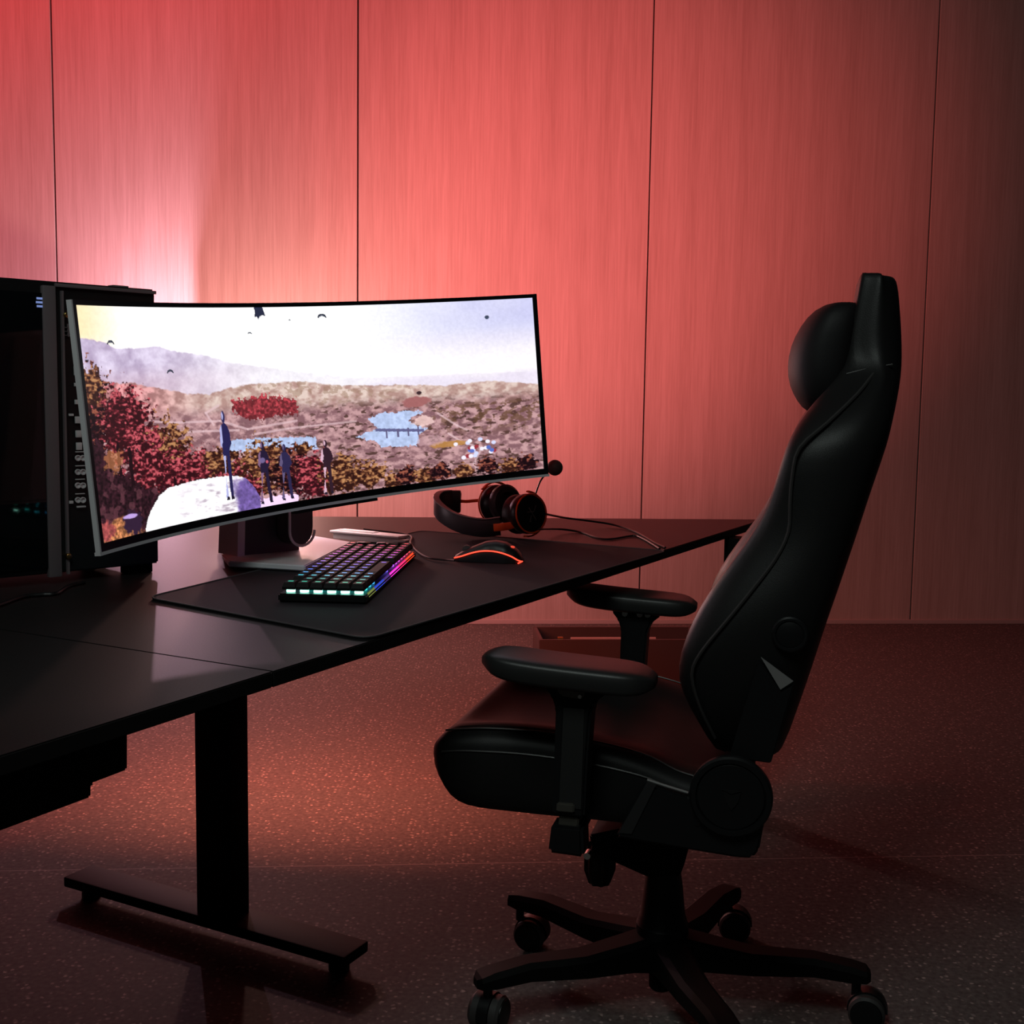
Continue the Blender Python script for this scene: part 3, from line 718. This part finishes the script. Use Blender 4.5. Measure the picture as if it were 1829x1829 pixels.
loft(b, rings); mo = obj('body', b, M['plastic'], mouse)
b = B()
xs = [0.0, .12, .25, .38, .5, .62, .74, .85, .94, .99, 1.0]; hf = [.006, .010, .015, .0185, .0195, .019, .0165, .012, .006, .003, .003]
tube(b, [MS(x, -mw(min(x, .995)) - .0012, h_ * 1.25) for x, h_ in zip(xs, hf)] + [MS(.955, -.031, .002)], .0014, n=8)
obj('light_strip', b, emit('mouse_line', (1, .06, .03), 2.2), mouse, label='glowing red line')
b = B(); p = MS(.16, 0, mtop(.16)); cyl(b, p - me_ * .004, p + me_ * .004, .009, n=20); obj('scroll_wheel', b, M['rubber'], mouse)
b = B(); p = MS(.84, -.008, mtop(.84)); ball(b, p + V(0, 0, .000), .006, .007, .0025, (md, me_, V(0, 0, 1))); obj('emblem', b, emit('mouse_mark', (1, .08, .04), .8), mouse)

def cable(name, pts, r, mat, label, cat='cable'):
    b = B(); tube(b, pts, r, n=8); return obj(name, b, mat, label=label, category=cat)
cable('mouse_cable', [W(812, 1001, kz + .008), W(795, 1000, kz + .0045), W(765, 996, kz + .0045), W(745, 985, kz + .0045), W(733, 970, kz + .0045), W(728, 955, DZ + .006), W(650, 945, DZ + .003)], .0020, M['plastic'],
      'thin black mouse cable curling behind the keyboard')

# ------------------------------------------------------------------ headset
hs = empty('gaming_headset', V(*Y(880, 962, 2.76)) * 1, 0, label='black and orange-red headset lying on the desk mat behind the mouse', category='headset')
hs.location.z = DZ + .004
b = B(); band = [(893, 945, 2.70), (860, 948, 2.70), (820, 940, 2.71), (792, 925, 2.73), (779, 910, 2.77), (786, 899, 2.82), (803, 896, 2.85), (820, 898, 2.88)]
bp3 = [Y(x, y, d) for x, y, d in band]
ribbon(b, bp3, V(0, 0, .021), .012); obj('headband', b, M['cushion'], hs)
b = B(); ribbon(b, [p + V(0, 0, .0215) for p in bp3[:-1]], V(0, 0, .0015), .015); obj('band_trim', b, M['logo'], hs)
b = B(); box(b, Y(812, 900, 2.86), .03, .022, .055, bev=.004); obj('padding', b, M['plastic'], hs)
ax1 = V(.62, -.76, .12).normalized()
cN, cF = Y(946, 922, 2.70), Y(884, 905, 2.84)
def cup(c, ax, tag_):
    R_ = .046
    b = B(); lathe(b, c, ax, [(-.030, .030), (-.030, .038), (-.022, .045), (-.010, .047), (0, .046), (.006, .042), (.009, .034), (.0095, .0002)], n=40); sh = obj('ear_cup', b, M['plastic'], hs)
    b = B(); pts = []
    x, y = frame(ax)
    lathe(b, c - ax * .030, -ax, [(0, .034), (-.002, .041), (.006, .046), (.016, .046), (.022, .040), (.022, .028), (.008, .024), (.004, .024), (.003, .0002)], n=40); obj('ear_cushion', b, M['cushion'], sh)
    b = B(); k = [c + ax * .006 + (x * math.cos(a) + y * math.sin(a)) * .045 for a in [2 * PI * i / 36 for i in range(37)]]
    tube(b, k, .0022, n=6, smooth=False); obj('accent_ring', b, M['orange'], sh, label='orange-red ring')
    return sh
c1 = cup(cN, ax1, 1); c2 = cup(cF, -ax1, 2)
x, y = frame(ax1)
def emblem_on(c, ax, r0, parent, mat):
    b = B(); rr = V(0, 0, 1).cross(ax).normalized(); uu = ax.cross(rr); o_ = c + ax * .0100
    for a, c_ in ((( -.010, .014), (.010, -.016)), ((-.016, .004), (.004, .004)), ((.004, .004), (.012, .018)), ((-.004, -.004), (-.008, -.016)), ((-.010, -.018), (-.005, -.018))):
        p, q_ = o_ + rr * a[0] + uu * a[1], o_ + rr * c_[0] + uu * c_[1]; d = (q_ - p).normalized(); s_ = d.cross(ax) * .0011
        prism(b, [p + s_, p - s_, q_ - s_, q_ + s_], ax * .0008)
    obj('emblem', b, mat, parent, smooth=False)
emblem_on(cN, ax1, .03, c1, M['logo'])
b = B(); fork = [cN - ax1 * .012 + (x * math.cos(a) + y * math.sin(a)) * .0525 for a in [PI * (.55 + i / 14 * 1.0) for i in range(15)]]
ribbon(b, fork, ax1 * .006, .004); 
ribbon(b, [Y(882, 947, 2.695), Y(896, 946, 2.69), Y(910, 944, 2.69), Y(918, 941, 2.69)], V(0, 0, .009), .006); obj('yoke', b, M['orange'], hs, label='orange-red metal yoke')
b = B(); fork = [cF + ax1 * .004 + (x * math.cos(a) + y * math.sin(a)) * .0535 for a in [PI * (.25 + i / 14 * 1.05) for i in range(15)]]
ribbon(b, fork, ax1 * .006, .004); ribbon(b, [Y(818, 899, 2.87), Y(832, 900, 2.87), Y(845, 899, 2.86), Y(856, 898, 2.86)], V(0, 0, .004), .004); obj('yoke', b, M['orange'], hs, label='orange-red metal yoke')
b = B(); tube(b, [Y(957, 886, 2.71), Y(961, 874, 2.715), Y(967, 861, 2.72), Y(978, 848, 2.73), Y(988, 842, 2.73)], .0020, n=8); mb = obj('boom', b, M['plastic'], hs)
b = B(); ball(b, Y(991, 840, 2.73), .0185, .0185, .0185); obj('foam_tip', b, M['crate'], mb, label='dark foam microphone ball')
hs.location.z += .006
dock.location.z += .0058
cable('headset_cable', [Y(974, 918, 2.72), W(1010, 925, DZ + .035), W(1050, 930, DZ + .02), W(1095, 937, DZ + .008), W(1130, 948, DZ + .003), W(1150, 958, DZ + .003), W(1170, 970, DZ + .003), W(1188, 978, DZ + .003)], .0026, M['plastic'],
      'upper of the two black cables running from the headset to the desk edge')
cable('headset_cable', [W(962, 945, DZ + .03), W(1000, 945, DZ + .012), W(1035, 950, DZ + .003), W(1065, 960, DZ + .003), W(1090, 963, DZ + .003), W(1130, 957, DZ + .003), W(1150, 963, DZ + .003), W(1178, 980, DZ + .003)], .0026, M['plastic'],
      'lower, wavier of the two black cables right of the headset')
cable('power_cable', [W(-60, 1100, DZ + .004), W(0, 1080, DZ + .004), W(40, 1066, DZ + .004), W(75, 1062, DZ + .004), W(100, 1060, DZ + .004), W(120, 1048, DZ + .004), W(150, 1040, DZ + .004)], .0035, M['plastic'],
      'black cable on the desk in front of the computer tower')

# ------------------------------------------------------------------ crate at the wall
CO = 1.25; cY = WALL(0, 0, CO)
b = B(); A_ = PL(964, 1120, cY, WN); 
cz = 0.0
crate = empty('storage_crate', PL(1110, 1200, cY, WN) * 1, 0, label='low dark brown open box on the floor, half hidden behind the chair armrests', category='box')
crate.location.z = 0
hgt = PL(1000, 1143, cY, WN).z; sL = A_.dot(WT); sR = PL(1262, 1143, cY, WN).dot(WT)
b = B(); prism(b, [WALL(sL, 0, CO), WALL(sR, 0, CO), WALL(sR, max(hgt, .05), CO), WALL(sL, max(hgt, .05), CO)], WN * .015, bev=.002); obj('front_panel', b, M['crate'], crate, smooth=False)
hs_ = max(hgt, .05)
b = B(); prism(b, [WALL(sL, 0, CO - .24), WALL(sR, 0, CO - .24), WALL(sR, hs_, CO - .24), WALL(sL, hs_, CO - .24)], WN * .015, bev=.002); obj('back_panel', b, M['crate'], crate, smooth=False)
for s_ in (sL, sR - .015):
    b = B(); prism(b, [WALL(s_, 0, CO - .015), WALL(s_ + .015, 0, CO - .015), WALL(s_ + .015, hs_, CO - .015), WALL(s_, hs_, CO - .015)], WN * .225, bev=.002); obj('side_panel', b, M['crate'], crate, smooth=False)
b = B(); cyl(b, WALL(sL + .12, hs_ - .004, CO - .03), WALL(sL + .44, hs_ - .004, CO - .03), .008); obj('rod', b, M['skirt'], crate)
b = B(); cyl(b, WALL(sL + .07, hs_ - .004, CO - .028), WALL(sL + .09, hs_ - .004, CO - .028), .010); obj('fitting', b, M['brass'], crate, label='small brass fitting')

# ------------------------------------------------------------------ gaming chair
CC = W(1183, 1652, .14); CC.z = 0
AY = .245; CB = V(math.cos(AY), -math.sin(AY), 0); CL = V(math.sin(AY), math.cos(AY), 0)   # backwards, away from the viewer
def CH(u, y, z): return CC + CB * u + CL * y + V(0, 0, z)
def L(px, py, y):
    p = PL(px, py, CC + CL * y, CL); return (p - CC).dot(CB), p.z
chair = empty('gaming_chair', CC, math.atan2(-CB.y, -CB.x), label='tall black leather gaming chair with head pillow and armrests on five castors', category='chair')
UZ = V(0, 0, 1); AXC = (CB, CL, UZ)
# backrest: (wing crest, wing seam, back edge) outline pixels and half width
ST = [((1290, 1362), (1303, 1362), (1386, 1385), .20), ((1262, 1315), (1277, 1318), (1410, 1318), .225), ((1228, 1262), (1250, 1262), (1431, 1262), .25), ((1207, 1214), (1236, 1205), (1451, 1205), .265),
      ((1211, 1165), (1252, 1165), (1467, 1155), .27), ((1232, 1110), (1297, 1110), (1484, 1105), .27), ((1260, 1060), (1338, 1060), (1500, 1060), .265), ((1306, 1000), (1384, 1000), (1520, 1000), .255),
      ((1343, 950), (1408, 950), (1537, 950), .25), ((1370, 900), (1411, 900), (1553, 900), .25), ((1386, 850), (1415, 850), (1570, 850), .25), ((1400, 800), (1428, 800), (1588, 800), .25),
      ((1418, 760), (1478, 755), (1598, 755), .235), ((1452, 715), (1530, 705), (1606, 710), .195), ((1495, 675), (1560, 668), (1611, 670), .15), ((1508, 640), (1535, 640), (1612, 635), .132),
      ((1516, 600), (1532, 600), (1611, 595), .128), ((1526, 550), (1540, 550), (1608, 550), .124), ((1534, 508), (1549, 508), (1605, 514), .121), ((1537, 490), (1553, 490), (1601, 496), .118), ((1540, 483), (1556, 483), (1596, 488), .114)]
rings = []; pipeN, pipeF = [], []; side = []
for i, (g, f, bk_, w_) in enumerate(ST):
    gu, gz = L(*g, -w_ * .86); fu, fz = L(*f, -w_); bu, bz_ = L(*bk_, -w_ * .9)
    head = i >= 14; rec = .0 if head else .050 * min(1, i / 3) * (1 if i < 12 else .5)
    z = gz
    def q(u, y, zz): return CH(u, y, zz)
    mu, mz_ = (fu + bu) / 2, (fz + bz_) / 2
    half = [q(bu + .006, 0, bz_), q(bu + .004, -w_ * .55, bz_), q(bu - .004, -w_ * .86, bz_), q(bu - .022, -w_ * .97, bz_), q(mu, -w_ - .006, mz_), q(fu + .012, -w_ - .001, fz), q(fu, -w_ + .004, fz),
            q((fu + gu) / 2 - .004, -w_ * .955, (fz + gz) / 2), q(gu, -w_ * .87, gz), q(gu + .004, -w_ * .76, gz), q(gu + rec * .8, -w_ * .60, gz), q(gu + rec, -w_ * .35, gz), q(gu + rec * .9, 0, gz)]
    mir = lambda p: p - CL * 2 * (p - CC).dot(CL)
    rings.append(half + [mir(p) for p in half[-2:0:-1]])
    pipeN.append(q(fu, -w_ - .0005, fz)); pipeF.append(q(fu, w_ + .0005, fz)); side.append((fu, fz, bu, bz_, w_))
b = B(); loft(b, rings); back = obj('backrest', b, M['leather'], chair, sub=1, angle=180)
for nm, pp in (('n', pipeN), ('f', pipeF)):
    b = B(); tube(b, pp[1:15], .0028, n=6, k=3); obj('piping', b, M['stitch'], back)
b = B(); tube(b, [CH(*(lambda a: (a[0], -.137 - .003 * 0, a[1]))(L(x, y, -.137))) + CL * (-.004) for x, y in ((1512, 668), (1540, 661), (1570, 655), (1594, 651))], .0015, n=6); obj('seam', b, M['stitch'], back)
def on_side(px, py, w_=.272): u, z = L(px, py, -w_); return CH(u, -w_, z)
# round knob, plate and triangle on the side of the backrest, on both sides
for sg in (-1, 1):
    mirr = (lambda p: p) if sg < 0 else (lambda p: p - CL * 2 * (p - CC).dot(CL))
    c = mirr(on_side(1411, 1133)); ax = CL * sg
    b = B(); lathe(b, c - ax * .004, ax, [(0, .027), (.008, .027), (.010, .0245), (.010, .021), (.0075, .020), (.0085, .018), (.0085, .0001)], n=36); obj('round_cap', b, M['plastic'], back)
    b = B(); prism(b, [mirr(on_side(x, y, .274)) for x, y in ((1359, 1173), (1417, 1216), (1394, 1231))], ax * .003); obj('triangle_badge', b, M['logo'], back, smooth=False, label='small grey metal triangle')
    b = B(); prism(b, [mirr(on_side(x, y, .270)) for x, y in ((1356, 1178), (1394, 1233), (1419, 1219), (1377, 1362), (1302, 1352))], ax * .004, bev=.0015); obj('side_plate', b, M['plastic'], back, smooth=False)
# head pillow
pc_ = []
for (xl, xr, y_) in ((1485, 1520, 544), (1452, 1527, 556), (1428, 1528, 585), (1411, 1524, 620), (1405, 1518, 655), (1409, 1508, 690), (1424, 1492, 718), (1440, 1468, 737)):
    a = L(xl, y_, -.0); c = L(xr, y_, -.0); pc_.append((a[0], c[0] + .01, a[1]))
rings = []
for i, (a, c, z) in enumerate(pc_):
    hw = .135 * [.74, .92, 1, 1, 1, .97, .88, .70][i]; r_ = []
    for j in range(28):
        t = 2 * PI * j / 28; cx, sy = math.cos(t), math.sin(t); e = 1.0 if cx < 0 else .55
        r_.append(CH((a + c) / 2 + (c - a) / 2 * math.copysign(abs(cx) ** e, cx), hw * math.copysign(abs(sy) ** .7, sy), z))
    rings.append(r_)
b = B(); loft(b, rings); obj('head_pillow', b, M['pillow'], chair, sub=1, angle=180)
# seat
SW = .262
sp = [((771, 1333), (771, 1347), .80), ((776, 1324), (776, 1380), .95), ((790, 1319), (788, 1420), 1), ((820, 1317), (812, 1450), 1), ((862, 1316), (850, 1461), 1), ((924, 1319), (908, 1467), 1), ((985, 1326), (975, 1475), 1), ((1055, 1339), (1045, 1480), 1),
      ((1107, 1351), (1100, 1486), 1), ((1160, 1368), (1150, 1490), 1), ((1205, 1392), (1200, 1495), 1), ((1245, 1405), (1240, 1498), 1), ((1290, 1410), (1285, 1498), .97), ((1320, 1420), (1315, 1490), .9)]
rings = []; pp, p2, pin = [], [], []
for i, (t_, bt, f) in enumerate(sp):
    tu, tz = L(*t_, -SW * f); bu, bz_ = L(*bt, -SW * f); w_ = SW * f; dz = tz - bz_
    rs = .012 if 1 < i < 12 else .0; dip = .018 if 2 < i else .0
    half = [CH(bu, 0, bz_), CH(bu, -w_ * .6, bz_), CH(bu, -w_ * .93, bz_ + .004), CH(bu, -w_ - .000, bz_ + dz * .15), CH((tu + bu) / 2, -w_ - .006, bz_ + dz * .5), CH(tu, -w_ - .004, tz - dz * .18), CH(tu, -w_ + .002, tz - dz * .03), CH(tu, -w_ * .93, tz + rs * .7),
            CH(tu, -w_ * .8, tz + rs), CH(tu, -w_ * .66, tz + rs * .2), CH(tu, -w_ * .5, tz - dip * .7), CH(tu, 0, tz - dip)]
    mir = lambda p: p - CL * 2 * (p - CC).dot(CL)
    rings.append(half + [mir(p) for p in half[-2:0:-1]])
    if i < 12: pp.append(CH(tu, -w_ - .0035, tz - dz * .17 if i > 2 else tz - dz * .22)); 
    if 1 < i < 12: p2.append(CH(tu, -w_ * .93, tz + rs * .75)); pin.append(CH(tu, -w_ * .62, tz + rs * .02))
b = B(); loft(b, rings); seat = obj('seat', b, M['leather'], chair, sub=1, angle=180)
mir = lambda p: p - CL * 2 * (p - CC).dot(CL)
for line_ in (pp[2:], [mir(p) for p in pp[2:]], p2, [mir(p) for p in p2]):
    b = B(); tube(b, line_, .0017, n=6, k=3); obj('piping', b, M['stitch'], seat)
# hinge covers with the round cap, both sides
cov = [(1153, 1392), (1229, 1416), (1250, 1388), (1275, 1366), (1305, 1357), (1338, 1361), (1362, 1380), (1374, 1408), (1372, 1440), (1364, 1470), (1357, 1510), (1345, 1525), (1318, 1524), (1226, 1509), (1103, 1488)]
for sg in (-1, 1):
    mirr = (lambda p: p) if sg < 0 else mir
    ax = CL * sg
    def SP(px, py, y=.268): u, z = L(px, py, -y); return mirr(CH(u, -y, z))
    b = B(); prism(b, [SP(x, y) for x, y in cov], ax * .020, bev=.004); hc_ = obj('hinge_cover', b, M['plastic'], chair, smooth=False)
    b = B(); c = SP(1306, 1420, .288); lathe(b, c, ax, [(0, .062), (.010, .062), (.0135, .059), (.0135, .0525), (.009, .0515), (.011, .049), (.0115, .0001)], n=56); obj('round_cap', b, M['plastic'], hc_, smooth=True, angle=30)
    b = B()
    for tri in (((1291, 1411), (1306, 1420), (1324, 1415), (1318, 1433), (1306, 1447), (1298, 1433)),):
        prism(b, [SP(x, y, .2995) for x, y in tri], ax * .0018)
    prism(b, [SP(x, y, .2995) for x, y in ((1289, 1409), (1324, 1413), (1306, 1418))], ax * .0022)
    obj('emblem', b, M['leather'], hc_, smooth=False)
    b = B(); prism(b, [SP(x, y, .289) for x, y in ((1156, 1396), (1172, 1401), (1128, 1489), (1105, 1487))], ax * .0015); obj('cover_strip', b, M['suede'], hc_, smooth=False)
    b = B(); tube(b, [SP(x, y, .286) for x, y in ((1156, 1393), (1190, 1404), (1229, 1416))], .0022, n=6); obj('edge_trim', b, M['logo'], hc_)
    b = B(); c = SP(1245, 1469, .288); cyl(b, c - ax * .002, c + ax * .0012, .0055, n=16); obj('bolt', b, M['gloss'], hc_)
# armrests
AYO = .325
def armrest(sg):
    mirr = (lambda p: p) if sg < 0 else mir
    def AP(px, py, y=AYO): u, z = L(px, py, -y); return u, z
    def Q(u, y, z): return mirr(CH(u, -y, z))
    u0, z0 = AP(868, 1168, AYO); u1, z1 = AP(1172, 1203, AYO)
    arm = None; b = B(); rings = []
    N = 28
    zt = lambda t: z0 + (z1 - z0) * t + .004
    for i in range(N + 1):
        t = i / N; u = u0 + (u1 - u0) * t
        e = (1 - abs(2 * t - 1) ** 7) ** .5 if 0 < t < 1 else .22
        hw = .054 * max(.45, e) * (1 + .05 * math.sin(PI * t)); th = .0195 * max(.35, e); r_ = []
        cz_ = zt(t) - .016 + (.008 * (1 - t) ** 6)
        for j in range(28):
            a = 2 * PI * j / 28; c, s_ = math.cos(a), math.sin(a)
            r_.append(Q(u, AYO + hw * math.copysign(abs(c) ** .42, c), cz_ + th * math.copysign(abs(s_) ** .42, s_)))
        rings.append(r_)
    loft(b, rings); arm = obj('armrest', b, M['pad'], chair, angle=60)
    ax = CL * sg
    def pr(bm, pts, y0, y1, bev=.003):
        prism(bm, [Q(*(lambda a: (a[0], y0, a[1]))(AP(x, y, y1))) for x, y in pts], ax * (y1 - y0), bev=bev)
    b = B(); pr(b, [(968, 1214), (1088, 1229), (1086, 1238), (1064, 1254), (1055, 1275), (1050, 1340), (1043, 1462), (986, 1456), (990, 1330), (992, 1268), (985, 1245), (970, 1225)], AYO - .030, AYO + .018, .006)
    obj('arm_post', b, M['plastic'], arm)
    b = B(); pr(b, [(1004, 1262), (1046, 1264), (1040, 1448), (996, 1444)], AYO + .016, AYO + .020, .002); obj('post_face', b, M['pad'], arm)
    b = B(); pr(b, [(994, 1434), (1026, 1437), (1025, 1453), (993, 1450)], AYO + .018, AYO + .024, .002); obj('height_button', b, M['dullmetal'], arm, label='dull brass-grey button')
    b = B(); pr(b, [(998, 1458), (1034, 1462), (1032, 1480), (997, 1476)], AYO - .02, AYO + .012, .002); obj('inner_tube', b, M['dullmetal'], arm)
    b = B(); pr(b, [(984, 1474), (1040, 1480), (1042, 1533), (978, 1524)], AYO - .034, AYO + .020, .005); obj('arm_socket', b, M['plastic'], arm)
    b = B(); pr(b, [(988, 1478), (1038, 1482), (1038, 1500), (986, 1498)], .02, AYO - .03, .002); obj('arm_bracket', b, M['steel'], arm)
    b = B(); pr(b, [(990, 1222), (1048, 1228), (1040, 1250), (1000, 1244)], AYO + .012, AYO + .023, .003); obj('swivel_plate', b, M['dullmetal'], arm)
    b = B(); u, z = AP(1027, 1229, AYO + .023); c = Q(u, AYO + .022, z); cyl(b, c, c + ax * .004, .0035, n=12); u, z = AP(1036, 1244, AYO + .023); c = Q(u, AYO + .022, z); cyl(b, c, c + ax * .003, .003, n=12)
    if sg > 0:
        for du in (.0, .016, -.03): c = Q(u + du, AYO - .032, z + .010); cyl(b, c, c - ax * .004, .006, n=12)
    obj('screw', b, M['chrome'], arm)
armrest(-1); armrest(1)
# mechanism
def prc(name, pts, y0, y1, mat, bev=.003, parent=None):
    b = B(); prism(b, [CH(*(lambda a: (a[0], y0, a[1]))(L(x, y, y0))) for x, y in pts], CL * (y1 - y0), bev=bev); return obj(name, b, mat, parent or chair)
mech = prc('tilt_mechanism', [(1052, 1492), (1120, 1478), (1232, 1508), (1222, 1545), (1214, 1566), (1158, 1568), (1060, 1524)], -.07, .07, M['steel'])
b = B(); c = CH(*(lambda a: (a[0], 0, a[1]))(L(1072, 1512, 0))); lathe(b, c + UZ * .012, -UZ, [(0, .020), (.012, .024), (.020, .029), (.055, .029), (.080, .020), (.084, .0001)], n=32, rib=.12); obj('tension_knob', b, M['plastic'], mech)
b = B(); c = CH(*(lambda a: (a[0], -.07, a[1]))(L(1052, 1522, -.07))); cyl(b, c, c - CL * .02, .006); obj('tilt_lever', b, M['chrome'], mech)
def zc(py): return Y(1183, py, CC.y).z
b = B(); zz = [zc(p) for p in (1552, 1572, 1632, 1636, 1644, 1648, 1664, 1670)]; rad = [.0300, .0335, .0405, .0430, .0445, .0470, .0470, .042]
lathe(b, CH(0, 0, 0), UZ, list(zip(zz, rad))[::-1], n=40); obj('gas_lift_cover', b, M['plastic'], chair, angle=30)
b = B(); lathe(b, CH(0, 0, 0), UZ, [(zc(1764), .018), (zc(1760), .0215), (zc(1660), .0225)], n=28); obj('centre_column', b, M['steel'], chair)
# five-star base with castors
base = None
TIPZ = .105
tips = [W(1548, 1727, TIPZ), W(1308, 1580, TIPZ), W(918, 1592, TIPZ), W(856, 1738, TIPZ)]
av = sum((t - V(CC.x, CC.y, TIPZ)).length for t in tips) / 4
a5 = -1.335
tips.append(V(CC.x + av * math.cos(a5), CC.y + av * math.sin(a5), TIPZ))
hubz = zc(1664)
cast = [(.45, .9), (.2, .9), (.35, .75), (-.5, .55), (.6, -.8)]     # rolling direction angle offsets
def leg(tip, roll, off):
    d = tip - V(CC.x, CC.y, TIPZ); Ln = d.length; d.normalize(); s_ = V(-d.y, d.x, 0); rings = []
    for t, w0, w1, zt_, zb in ((.06, .022, .032, hubz + .006, hubz - .060), (.20, .021, .031, hubz - .002, hubz - .052), (.45, .018, .028, hubz - .014, hubz - .050), (.75, .016, .025, TIPZ + .012, TIPZ - .018), (.93, .016, .024, TIPZ + .004, TIPZ - .022), (1.0, .017, .020, TIPZ - .002, TIPZ - .022), (1.02, .008, .010, TIPZ - .008, TIPZ - .022)):
        c = V(CC.x, CC.y, 0) + d * Ln * t
        rings.append([c - s_ * w1 + UZ * zb, c - s_ * w1 + UZ * (zt_ - .008), c - s_ * w0 + UZ * zt_, c + s_ * w0 + UZ * zt_, c + s_ * w1 + UZ * (zt_ - .008), c + s_ * w1 + UZ * zb])
    b = B(); loft(b, rings); lg = obj('base_leg', b, M['steel'], chair, angle=25)
    # castor: stem, hood, two wheels; 'roll' is the direction the wheels face
    r = .031; f = V(math.cos(roll), math.sin(roll), 0); sd = V(-f.y, f.x, 0); ce = V(tip.x, tip.y, r) - d * .016 + f * off
    b = B(); cyl(b, V(tip.x, tip.y, .052) - d * .016, V(tip.x, tip.y, TIPZ - .018) - d * .016, .008, n=16)
    rr = []
    for k in range(13):
        a = PI * (-.05 + 1.05 * k / 12); o_ = ce + f * (math.cos(a) * (r + .003)) * -1 + UZ * math.sin(a) * (r + .003); i_ = ce + f * (math.cos(a) * (r - .012)) * -1 + UZ * math.sin(a) * (r - .012)
        rr.append([o_ - sd * .010, o_ + sd * .010, i_ + sd * .010, i_ - sd * .010])
    loft(b, rr); cyl(b, ce - sd * .012, ce + sd * .012, .008, n=16)
    cs = obj('caster', b, M['plastic'], chair)
    for s2 in (-1, 1):
        b = B(); lathe(b, ce + sd * s2 * .009, sd * s2, [(0, r - .004), (.002, r), (.014, r), (.019, r - .004)], n=36); 
        lathe(b, ce + sd * s2 * .0275, sd * s2, [(0, r - .0055), (.002, r - .006), (.003, r - .010), (.003, .0001)], n=36)
        b.faces.ensure_lookup_table()
        far_ = [i for i, f_ in enumerate(b.faces) if (lambda q_: (q_ - sd * q_.dot(sd)).length)(f_.calc_center_median() - ce) > r - .0048]
        wl = obj('wheel', b, M['plastic'], cs, angle=30); wl.data.materials.append(M['rubber'])
        for i in far_: wl.data.polygons[i].material_index = 1

for t_, r_, o_ in zip(tips, (-.35, -.20, -.35, 1.15, .3), (.020, .014, .026, .006, .02)): leg(t_, r_, o_)

# ------------------------------------------------------------------ made-up light stands behind the desk, out of sight
def added_stand(px, py, out, label, col):  # invented holders for the two added point lights
    hp = PL(px, py, WALL(0, 0, out), WN)
    fl = empty('added_light_stand', V(hp.x, hp.y, 0), 0, label=label, category='added_lamp')
    b = B(); cyl(b, V(hp.x, hp.y, 0), V(hp.x, hp.y, .02), .11, bev=.003); obj('base', b, M['steel'], fl)
    b = B(); cyl(b, V(hp.x, hp.y, .02), V(hp.x, hp.y, hp.z - .05), .010); obj('pole', b, M['steel'], fl)
    if col:
        c_ = hp + WT * .014 + WN * .05; b = B(); box(b, c_ + UZ * .0, .003, .14, .20, (WT, WN, UZ)); box(b, c_ - UZ * .06 - WT * .006, .014, .012, .012, (WT, WN, UZ)); obj('light_cutting_plate', b, M['steel'], fl)  # plate added to block the light into a sharp vertical edge
    b = B(); cyl(b, hp - UZ * .07, hp - UZ * .045, .02, bev=.003); obj('lamp_holder', b, M['steel'], fl)
added_stand(290, 600, .45, 'made-up slim light stand near the wall behind the computer tower', 1)
added_stand(480, 660, .60, 'made-up slim light stand between desk and wall behind the curved monitor', None)
